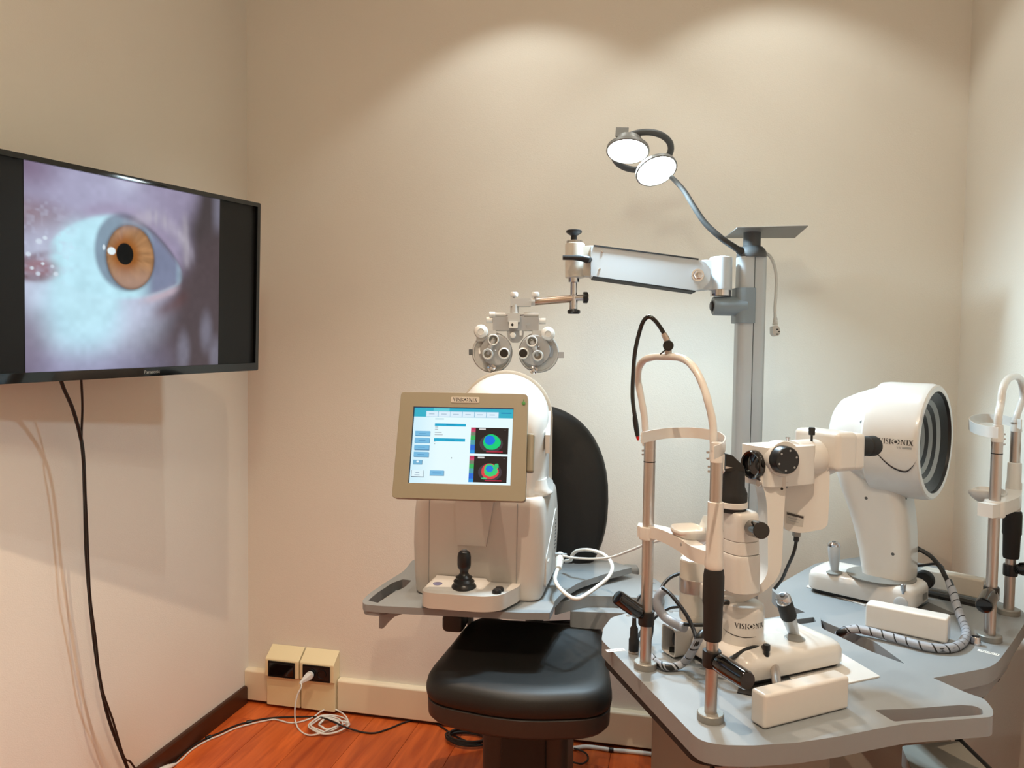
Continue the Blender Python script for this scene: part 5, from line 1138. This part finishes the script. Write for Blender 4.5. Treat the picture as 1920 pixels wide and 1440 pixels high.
# lamp housing beside the tower
DL = 1.70; lx = W(1303, 1100, DL); zl = lambda y: W(1303, y, DL).z; LL = Matrix.Translation((lx.x, lx.y, 0)); kL = DL/FPX
lh = mk('lamp_housing', G().lathe([(27*kL, zl(1160)), (28*kL, zl(1157)), (28.3*kL, zl(1149)), (27.8*kL, zl(1148)), (28.3*kL, zl(1147)), (28.6*kL, zl(1050)), (27.8*kL, zl(1048)), (0, zl(1047.5))], LL, 40), cream_m, sl_)
mk('lamp_cap', G().lathe([(27.2*kL, zl(1048.5)), (27.2*kL, zl(1046.5)), (26*kL, zl(1045.5)), (0, zl(1045))], LL, 40), white2_m, lh)
mk('lamp_band', G().lathe([(28.5*kL, zl(1108)), (29.2*kL, zl(1107)), (29.2*kL, zl(1083)), (28.5*kL, zl(1082))], LL, 40), steel_m, lh)
mk('lamp_link', G().box((0, 0, 0), (0.10, 0.035, 0.035), 0.006, 2, M=frame(W(1345, 1118, 1.63), x=(W(1380, 1118, 1.56)-W(1310, 1118, 1.70)), z=(0, 0, 1))), white2_m, lh)
mk('lamp_lock', G().box((0, 0, 0), (0.016, 0.012, 0.009), 0.002, 1, M=frame(W(1360, 1129, 1.54), x=RT, z=(0, 0, 1))), black_m, lh)
# microscope body
mc = W(1456, 866, 1.635)
MB_ = Matrix.Translation(mc) @ rotz(RS)
nose = mk('microscope_nose', G().prism(roundpoly([(-0.062, -0.044), (0.030, -0.046), (0.072, -0.040), (0.072, 0.044), (-0.062, 0.044)], [0.014, 0.02, 0.01, 0.01, 0.014], 4), -0.044, 0.037, 0.004, 3, M=MB_), white2_m, sl_, smooth=50)
oc = MB_ @ V((-0.062, -0.004, -0.002))
ob = mk('objective_ring', G().lathe([(0.0285, -0.004), (0.0305, 0.0), (0.0305, 0.010), (0.028, 0.0135), (0.0245, 0.012), (0.0235, 0.004), (0.0, 0.004)], frame(oc, z=-U), 40), gloss_m, nose)
mk('objective_lens', G().lathe([(0.0, 0.0105), (0.012, 0.009), (0.0238, 0.0055), (0.0238, 0.004), (0, 0.004)], frame(oc, z=-U), 32), glass_m, ob)
nd = V((0.46, -0.888, 0)).normalized(); kc = W(1474, 863, 1.555)
kn = mk('magnification_knob', G().lathe([(0.028, -0.020), (0.0285, -0.006), (0.0275, -0.004), (0.0275, 0.004), (0.0255, 0.0065), (0.0, 0.0065)], frame(kc, z=nd), 44), black_m, nose)
mk('knob_flange', G().lathe([(0.0360, -0.045), (0.0370, -0.018), (0.0355, -0.015), (0.0, -0.015)], frame(kc+U*0.008, z=nd), 44), white2_m, nose)
KM = frame(kc, z=nd)
for k in range(6):
    a = 2*PI*k/6+0.3; mk('knob_number', G().lathe([(0.0022, 0.0066), (0.0022, 0.0070), (0, 0.0071)], KM @ Matrix.Translation((0.0205*math.cos(a), 0.0205*math.sin(a), 0)), 8), inkg_m, kn)
cy0 = MB_ @ V((0.045, 0.0, 0.004)); cy1 = cy0 + U*0.165
mb = mk('microscope_barrel', G().lathe([(0.038, 0), (0.041, 0.01), (0.041, 0.062), (0.043, 0.064), (0.043, 0.078), (0.039, 0.080), (0.039, 0.10)], frame(cy0, z=U), 40), white2_m, sl_)
mk('barrel_knob', G().lathe([(0.0025, -0.012), (0.0025, 0.002), (0.0066, 0.003), (0.0070, 0.017), (0.0060, 0.019), (0, 0.0195)], Matrix.Translation(W(1522, 818, 1.655)), 16), blackr_m, mb)
mk('barrel_pin', G().lathe([(0.0030, -0.008), (0.0030, 0.008), (0.0048, 0.0085), (0.0048, 0.012), (0, 0.0125)], Matrix.Translation(W(1477, 830, 1.61)), 14), chrome_m, mb)
hb = cy0 + U*0.092 + V((0, 0, 0.018)); HB = Matrix.Translation(hb) @ rotz(RS)
eb = mk('binocular_head', G().box((0.0, 0.0, 0.0), (0.060, 0.128, 0.084), 0.012, 4, M=HB), white2_m, sl_)
mk('binocular_cap', G().box((0.036, -0.033, -0.002), (0.040, 0.058, 0.080), 0.011, 4, M=HB), white2_m, eb)
mk('binocular_cap', G().box((0.036, 0.033, -0.002), (0.040, 0.058, 0.080), 0.011, 4, M=HB), white2_m, eb)
for yy in (-0.033, 0.033):
    e0 = HB @ V((0.052, yy, 0.006))
    ey = mk('eyepiece', G().lathe([(0.0215, 0), (0.0225, 0.008), (0.0205, 0.014), (0.0215, 0.018), (0.0215, 0.034), (0.0200, 0.036), (0.0225, 0.040), (0.0225, 0.058), (0.0195, 0.064), (0.0150, 0.064), (0.0135, 0.054), (0, 0.054)], frame(e0, z=U), 36), blackr_m, eb)
# camera housing under the barrel
ca_ = mk('camera_housing', plane_prism([(1470, 882), (1500, 874), (1556, 872), (1555, 940), (1552, 984), (1544, 992), (1502, 1000), (1470, 994)], 1.650, 1.715, 0.006, 0.010, 3), white2_m, sl_, smooth=50)
ctree = bvh(ca_)
def quad_decal(name, tree, pts, m_, parent, off=0.0008):
    P = []
    for x, y in pts:
        q = hit(tree, x, y)
        if q is None: print('MISS', name, x, y); return None
        P.append(q[0]+q[1]*off)
    return mk(name, G().poly(P), m_, parent, smooth=0)
sk_ = quad_decal('rating_label', ctree, [(1474, 958), (1508, 967), (1505, 988), (1474, 981)], mat('silver_label', (176, 174, 168), 0.4), ca_)
for pts in ([(1475, 960), (1506.5, 968.4), (1506, 972.5), (1475, 964.5)], [(1477, 969), (1500, 975), (1500, 976.5), (1477, 970.5)], [(1477, 974), (1497, 979.2), (1497, 980.6), (1477, 975.4)]):
    quad_decal('label_print', ctree, pts, inkg_m if pts[0][1] > 965 else ink_m, ca_, 0.0012)
mk('camera_port', G().box((0, 0, 0), (0.014, 0.014, 0.022), 0.001, 1, M=frame(W(1493.5, 996, 1.675), x=RT, z=(0, 0, 1))), bronze_m, ca_)
mk('camera_cable', G().tube(spline([W(1493.5, 1002, 1.675), W(1493, 1012, 1.675), W(1491, 1026, 1.675), W(1486, 1042, 1.68), W(1476, 1064, 1.70), W(1466, 1086, 1.72), W(1452, 1104, 1.73)], 6), [0.0058]*8+[0.0036]*29, 10), wireb_m, ca_)
atree = bvh([arm, nose, ca_])
for q, r_, m__ in (((1466, 916.5), 0.0028, black_m), ((1424, 906), 0.0085, steel_m)): dot('arm_screw', atree, *q, r_, m__, arm, 0.004 if r_ > 0.004 else 0.0006)
quad_decal('slot', atree, [(1474, 904), (1477.5, 904), (1476.5, 916), (1473.5, 916)], bronze_m, arm)
# joystick, axle, socket plug on the base
j0, j1 = W(1491, 1196, 1.64), W(1467, 1117, 1.60); jd = (j1-j0); jL = jd.length; JM = frame(j0, z=jd)
jy = mk('joystick', G().lathe([(0.0085, 0), (0.0105, 0.008), (0.0130, jL*0.30), (0.0150, jL*0.48), (0.0152, jL*0.52)], JM, 28), alu_m, sl_)
mk('joystick_grip', G().lathe([(0.0156, jL*0.50), (0.0168, jL*0.53), (0.0160, jL*0.86), (0.0150, jL*0.89), (0, jL*0.89)], JM, 28), blackr_m, jy)
mk('joystick_cap', G().lathe([(0.0158, jL*0.88), (0.0160, jL*0.95), (0.0120, jL*1.0), (0.006, jL*1.01), (0, jL*1.01)], JM, 28), chrome_m, jy)
mk('joystick_button', G().lathe([(0.0052, jL*1.0), (0.0052, jL*1.03), (0, jL*1.035)], JM, 16), greyd_m, jy)
q = hit(btree, 1490, 1197)
if q: mk('joystick_socket', G().lathe([(0.018, -0.003), (0.021, 0.0006), (0.019, 0.0018), (0.012, 0.001), (0, 0.001)], frame(q[0], z=q[1]), 28), bronze_m, base)
q = hit(btree, 1437, 1228)
pp = q[0] if q else W(1437, 1228, 1.6)
pg = mk('base_plug', G().cyl(pp-V((0, 0, 0.002)), pp+V((0, 0, 0.010)), 0.0055, seg=16).cyl(pp+V((0, 0, 0.009)), pp+V((0, 0, 0.021)), 0.0072, seg=16, bev=0.001), black_m, sl_)
mk('plug_cable', G().tube(spline([pp+V((0, 0, 0.016)), W(1428, 1214, 1.565), W(1413, 1214, 1.555), W(1395, 1220, 1.54), W(1374, 1233, 1.52), W(1352, 1243, 1.52), W(1325, 1240, 1.56)], 6), [0.0060]*4+[0.0042]*33, 10), wireb_m, pg)
ax0 = slp + U*(-0.055) + VV*0.085 + V((0, 0, 0.030)); ax1 = W(1462, 1300, 1.37)
mk('axle', G().cyl(ax0, V((ax1.x, ax1.y, ax0.z-0.002)), 0.0085, seg=20), steel_m, sl_)
for q in ((1395, 1216), (1338, 1243)): pass
# label on the base end
quad_decal('rating_label', btree, [(1305, 1232), (1322, 1247), (1322, 1262), (1305, 1246)], mat('white_label', (210, 208, 204), 0.5), base)
for k in range(3): quad_decal('label_print', btree, [(1306.5, 1236+4*k), (1320, 1248+4*k), (1320, 1249.6+4*k), (1306.5, 1237.6+4*k)], inkg_m, base, 0.0012)

# plate, mat and rail covers of the slit lamp
solo('slide_plate', G().prism(roundpoly(ztab([(1650, 1270), (1562, 1217), (1430, 1222), (1500, 1292), (1575, 1286)], TA), 0.003, 2), TA+0.0002, TA+0.0028, 0.0005, 1), white2_m, 'thin white plate on the front table sticking out under the slit lamp', 'plate')
solo('slide_mat', G().prism(ztab([(1382, 1300), (1412, 1306), (1524, 1276), (1500, 1290), (1430, 1275), (1400, 1275)][:4]+[(1395, 1262)], TA), TA+0.0003, TA+0.0024), blackr_m, 'black rubber mat on the front table under the slit lamp edge', 'mat')
def rail_cover(a, b, wd, hh, z, label, group, m_=white2_m):
    a, b = V(a), V(b); d = (b-a).normalized(); n = V((-d.y, d.x, 0)); c_ = (a+b)/2+n*wd/2
    return solo('rail_cover', G().box((0, 0, hh/2+0.0004), ((b-a).length, wd, hh), 0.006, 3, M=frame(V((c_.x, c_.y, z)), x=d, z=(0, 0, 1))), m_, label, 'cover', group)
rail_cover(Wz(1433, 1370, TA), Wz(1592, 1329, TA), 0.036, 0.061, TA, 'long white rounded rail cover at the front of the slit lamp table', 'white rail covers')
e0 = Wz(1240, 1222, TA); t = thing('rail_cover', 'open ended white rail cover with black wheel behind the slit lamp pole', 'cover', e0+U*0.1, RS, 'white rail covers')
e1 = e0 - VV*0.0
RM = frame(e0 + VV*0.024 + V((0, 0, 0.0335)), x=-VV, z=U)   # cross section in local x,y; runs along U
mk('shell', G().prism(rrect(0.050, 0.062, 0.010, 4), 0.0, 0.17, 0.001, 1, holes=[rrect(0.042, 0.054, 0.007, 4)], M=RM), white2_m, t)
mk('inner_wall', G().prism(rrect(0.043, 0.055, 0.006, 3), 0.045, 0.05, M=RM), greyd_m, t)
mk('wheel', G().lathe([(0.0, -0.010), (0.018, -0.010), (0.0205, -0.007), (0.0205, 0.007), (0.018, 0.010), (0.0, 0.010)], frame(e0+U*0.028+VV*0.034+V((0, 0, 0.036)), z=VV), 28), blackr_m, t)
mk('rail', G().box(e0+U*0.03+VV*0.030+V((0, 0, 0.007)), (0.05, 0.02, 0.008)), black_m, t)
rail_cover(Wz(1621, 1176, TB), Wz(1776, 1209, TB), 0.045, 0.058, TB, 'white rail cover at the front of the ringed topographer base', 'white rail covers')
rail_cover(Wz(1722, 1105, TB), Wz(1842, 1131, TB), 0.040, 0.052, TB+0.008, 'cream rail cover behind the topographer, beside its chin rest', 'white rail covers', cream_m)
solo('rail_strip', G().ribbon([Wz(1720, 1108, TB+0.004), Wz(1835, 1134, TB+0.004)], 0.0074, 0.030), blackr_m, 'black rail strip under the cream rail cover by the right wall', 'rail')

# ------------------------------------------------------------------ topographer
AX = V((0.85, -0.527, 0)).normalized(); AN = V((-0.527, -0.85, 0)).normalized(); RA = math.atan2(AX.y, AX.x)
tpc = V((0.490, 2.221, TB))
tg = thing('corneal_topographer', 'white corneal topographer with black and grey ring target', 'eye analyser', tpc, RA)
mk('base_skid', G().prism(rrect(0.250, 0.130, 0.02), 0.002, 0.013), blackr_m, tg, False)
def tr(z, kx, ky, w_=0.276, d_=0.150, r=0.035): return [V((x*kx, y*ky, z)) for x, y in rrect(w_, d_, r, 6)]
tbase = mk('base', G().loft([tr(0.012, 0.985, 0.98), tr(0.016, 1, 1), tr(0.045, 1.0, 1.0), tr(0.056, 0.975, 0.95), tr(0.063, 0.92, 0.86), tr(0.066, 0.82, 0.70), tr(0.067, 0.5, 0.4)]), white2_m, tg, False, smooth=50)
mk('base_ring', G().lathe([(0.0, 0), (0.085, 0), (0.085, 0.002), (0.0, 0.003)], Matrix.Translation(tpc+AX*0.035+V((0, 0, 0.0655))), 40), bronze_m, tbase)
DN = 2.07; kN = DN/FPX
def nring(y, l, r, dp, off=0.0):
    c_ = W((l+r)/2, y, DN); w_ = max((r-l)*kN - 0.26*dp, 0.03)/0.965
    return [V((c_.x, c_.y, c_.z)) + AX*x + AN*yy for x, yy in rrect(w_, dp, min(w_, dp)*0.33, 6)]
neck = mk('neck', G().loft([nring(1091, 1618, 1715, 0.105), nring(1070, 1616, 1719, 0.11), nring(1030, 1610, 1720, 0.115), nring(990, 1601, 1719, 0.12), nring(955, 1591, 1716, 0.125), nring(920, 1578, 1710, 0.13), nring(880, 1566, 1704, 0.135), nring(845, 1563, 1700, 0.13)]), white2_m, tg, smooth=60)
pm = W(1667, 822, 2.06)
hd = mk('head_drum', G().lathe([(0.0, -0.130), (0.066, -0.130), (0.088, -0.126), (0.102, -0.115), (0.118, -0.082), (0.130, -0.048), (0.138, -0.026), (0.149, -0.016), (0.151, 0.0), (0.150, 0.100), (0.147, 0.112), (0.143, 0.115), (0.131, 0.115), (0.1295, 0.109), (0.030, 0.0), (0.0, 0.0)], frame(pm, z=AX), 72), white2_m, tg, smooth=35)
# hollow cone of rings
cone = mk('ring_cone', G().lathe([(0.1305, 0.1145), (0.1285, 0.110), (0.1270, 0.105), (0.1300, 0.108), (0.1305, 0.1145)], frame(pm, z=AX), 72), black_m, hd)
bowl = G(); R_ = [0.1280, 0.108, 0.098, 0.088, 0.078, 0.068, 0.058, 0.048, 0.038, 0.028]
sz = lambda r: 0.022 + 0.086*(r/0.1285)
for k in range(len(R_)-1):
    a, b = R_[k], R_[k+1]
    prof = [(b, sz(b)), (a, sz(a)), (a, sz(a)-0.004), (b, sz(b)-0.004)]
    mk('target_ring', G().lathe(prof+[prof[0]], frame(pm, z=AX), 72), black_m if k % 2 == 0 else mat('ring_grey', (150, 156, 156), 0.4) if 'ring_grey' not in MATS else MATS['ring_grey'], hd)
mk('target_centre', G().lathe([(0.028, sz(0.028)-0.006), (0.028, sz(0.028)), (0.010, sz(0.01)-0.006), (0, sz(0)-0.008)], frame(pm, z=AX), 24), black_m, hd)
dtree = bvh(hd)
Rl = 0.1513
def on_head(u, v): th = v/Rl; return pm + AX*u + (AN*math.cos(th) + V((0, 0, 1))*math.sin(th))*Rl
g = G(); logo(g, lambda u, v: on_head(0.025+u, 0.002+v), 0.081); mk('logo_lettering', g, ink_m, hd, smooth=0)
g = G()
for ch_, x_ in (('V', 0.068), ('X', 0.0735)):
    for p in LET[ch_][1]: g.poly([on_head(x_+a*0.0055, -0.008+b*0.0055) for a, b in p])
for a, b, v0 in ((0.081, 0.103, -0.0040), (0.081, 0.103, -0.0070)): g.poly([on_head(a, v0), on_head(b, v0), on_head(b, v0+0.0016), on_head(a, v0+0.0016)])
mk('model_lettering', g, inkg_m, hd, smooth=0)
g = G(); N_ = 28; P_ = []
sw = [(-0.020, -0.012), (-0.004, -0.030), (0.016, -0.049), (0.036, -0.062), (0.055, -0.067), (0.068, -0.064), (0.082, -0.050), (0.093, -0.032)]
sp2 = spline([V((a, b, 0)) for a, b in sw], 5); n_ = len(sp2)
for i, p in enumerate(sp2):
    t_ = i/(n_-1); tg_ = (sp2[min(i+1, n_-1)]-sp2[max(i-1, 0)]).normalized(); nn = V((-tg_.y, tg_.x, 0)); w_ = 0.0042*math.sin(PI*min(t_*1.05, 1))**0.8+0.0003
    P_.append((p+nn*w_/2, p-nn*w_/2))
for a, b in zip(P_, P_[1:]): g.poly([on_head(q_.x*0.90+0.030, q_.y) for q_ in (a[0], b[0], b[1], a[1])])
mk('swoosh', g, ink_m, hd, smooth=0)
ttree = bvh([hd, neck, tbase])
for q in ((1615, 791), (1624, 934), (1699, 934), (1674, 1039)): dot('screw_hole', ttree, *q, 0.0042, greyd_m, neck if q[1] > 900 else hd, 0.0006)
# base joystick, knobs
j0 = hit(ttree, 1565, 1072); j0 = j0[0] if j0 else W(1565, 1072, 2.1); JM = frame(j0-V((0, 0, 0.002)), z=(-0.05, 0.0, 1))
jy = mk('joystick', G().lathe([(0.010, 0), (0.0105, 0.012), (0.0145, 0.040), (0.0160, 0.062), (0.0155, 0.072), (0.0, 0.073)], JM, 28), alu_m, tg)
mk('joystick_cap', G().lathe([(0.0158, 0.072), (0.0160, 0.078), (0.012, 0.083), (0.006, 0.084), (0, 0.084)], JM, 28), chrome_m, jy)
mk('joystick_button', G().lathe([(0.0052, 0.083), (0.0052, 0.085), (0, 0.0855)], JM, 16), greyd_m, jy)
mk('joystick_socket', G().lathe([(0.020, -0.002), (0.022, 0.001), (0.014, 0.004), (0.0, 0.004)], JM, 28), bronze_m, tbase)
q = hit(ttree, 1693, 1112)
if q: mk('lock_screw', G().lathe([(0.003, -0.002), (0.003, 0.006), (0.0062, 0.007), (0.0062, 0.022), (0.004, 0.024), (0, 0.0245)], Matrix.Translation(q[0]), 16), chrome_m, tbase)
q = hit(ttree, 1689, 1131)
if q: mk('side_disc', G().lathe([(0.0165, -0.002), (0.0165, 0.002), (0.013, 0.004), (0, 0.0042)], frame(q[0], z=q[1]), 24), alu_m, tbase)
quad_decal('rating_label', ttree, [(1730, 1114), (1738, 1110), (1738, 1122), (1730, 1127)], bronze_m, tbase)
mk('rear_wheel', G().lathe([(0.0, -0.012), (0.022, -0.012), (0.025, -0.008), (0.025, 0.008), (0.022, 0.012), (0, 0.012)], frame(W(1733, 1087, 2.10), z=AN), 28), blackr_m, tg)
solo('slide_plate', G().prism(roundpoly(ztab([(1511, 1101), (1528, 1090), (1600, 1108), (1628, 1130), (1622, 1137)], TB), 0.003, 2), TB+0.0002, TB+0.0028, 0.0005, 1), white2_m, 'thin white plate on the rear table under the topographer base', 'plate')
solo('slide_mat', G().prism(ztab([(1715, 1146), (1752, 1158), (1790, 1152), (1740, 1130)], TB), TB+0.0003, TB+0.0022), mat('grey_rubber', (84, 84, 82), 0.7), 'dark grey mat on the rear table beside the topographer base', 'mat')

# ------------------------------------------------------------------ cables on the right tables
def wrapped(label, pts, r, pitch, lead=None, loc=None, gap=0.62):
    sp_ = spline(pts, 8); t = thing('wrapped_cable', label, 'cable', loc or pts[-1])
    mk('core', G().tube(sp_, r, 10), wireb_m, t)
    mk('spiral_wrap', G().wrap(sp_, r+0.0003, pitch, pitch*gap), wrap_m, t)
    for i, (lp, lr) in enumerate(lead or []): mk('lead', G().tube(spline(lp, 6), lr, 8), wireb_m, t)
    return t
pts = [W(1779, 1090, 1.98), W(1788, 1115, 1.94), W(1795, 1140, 1.90), Wz(1806, 1168, TB+0.012), Wz(1812, 1185, TB+0.010), Wz(1806, 1203, TB+0.010), Wz(1788, 1214, TB+0.010), Wz(1760, 1216, TB+0.010), Wz(1725, 1210, TB+0.011), Wz(1690, 1200, TB+0.012), Wz(1650, 1189, TB+0.014), Wz(1612, 1180, TB+0.016), Wz(1592, 1180, TB+0.014), Wz(1576, 1186, TB+0.004), Wz(1572, 1196, TB-0.020), Wz(1570, 1206, TB-0.045)]
wrapped('grey spiral wrapped cable curving over the rear table from the topographer', pts, 0.0088, 0.026, [([W(1712, 1030, 2.06), W(1725, 1031, 2.05), W(1745, 1043, 2.03), W(1762, 1062, 2.0), W(1772, 1080, 1.985), W(1780, 1095, 1.98)], [0.0105]*3+[0.0085]*3+[0.006]*25), ([W(1712, 1061, 2.09), W(1730, 1060, 2.07), W(1752, 1057, 2.03), W(1764, 1060, 2.01), W(1770, 1070, 2.0)], 0.0035)], Wz(1760, 1216, TB), 0.86)
pts = [Wz(1222, 1232, TA+0.010), Wz(1232, 1243, TA+0.010), Wz(1248, 1250, TA+0.010), Wz(1266, 1250, TA+0.010), W(1282, 1243, 1.58), W(1294, 1228, 1.56), W(1303, 1212, 1.55), W(1312, 1195, 1.55), W(1319, 1186, 1.56)]
wrapped('grey spiral wrapped cable curling at the foot of the slit lamp poles', pts, 0.0072, 0.024, [([W(1275, 1075, 1.72), W(1258, 1082, 1.71), W(1246, 1093, 1.70), W(1240, 1104, 1.69)], 0.0040), ([W(1242, 1102, 1.66), W(1256, 1113, 1.64), W(1272, 1132, 1.62), W(1288, 1155, 1.60), W(1300, 1180, 1.58), W(1306, 1200, 1.56)], 0.0042), ([W(1280, 1137, 1.70), W(1258, 1139, 1.70), W(1238, 1149, 1.69), W(1222, 1163, 1.68), W(1208, 1176, 1.69), Wz(1196, 1195, TA+0.006)], 0.0040), ([W(1282, 1170, 1.60), W(1300, 1172, 1.60), W(1325, 1172, 1.60), W(1345, 1172, 1.60)], 0.0040)], Wz(1250, 1250, TA), 0.84)
sl2 = [W(1246, 1106, 1.68), W(1238, 1113, 1.675), W(1233, 1126, 1.67), W(1236, 1142, 1.66), W(1246, 1156, 1.65), W(1260, 1166, 1.63), W(1276, 1174, 1.62), W(1284, 1177, 1.61)]
solo('cable_sleeve', G().tube(spline(sl2, 7), 0.0098, 14), wrap_m, 'short pale grey cable sleeve bent beside the slit lamp housing', 'cable')
# round plug standing in the front table
c_ = Wz(1188, 1224, TA); t = thing('cable_plug', 'black round plug standing in a socket on the front table', 'plug', c_)
mk('socket_ring', G().lathe([(0.0115, 0), (0.0115, 0.005), (0.009, 0.006), (0, 0.006)], Matrix.Translation(c_), 24), rod_m, t)
mk('plug_body', G().lathe([(0.0105, 0.005), (0.0110, 0.007), (0.0110, 0.030), (0.0088, 0.034), (0.0086, 0.054), (0.0052, 0.060), (0.0042, 0.082), (0.0, 0.083)], Matrix.Translation(c_), 24), blackr_m, t)
mk('plug_lead', G().tube(spline([c_+V((0, 0, 0.080)), c_+V((0.002, 0.010, 0.105)), c_+V((0.012, 0.03, 0.118)), c_+V((0.026, 0.05, 0.11)), c_+V((0.034, 0.06, 0.08)), c_+V((0.036, 0.064, 0.03)), c_+V((0.03, 0.05, 0.004))], 6), 0.0036, 8), wireb_m, t)
for i, q in enumerate(((1178, 1155), (1258, 1147))): mk('cap_screw', G().lathe([(0.0055, 0), (0.0055, 0.0015), (0, 0.0025)], Matrix.Translation(Wz(*q, TA)), 14), chrome_m, ta)
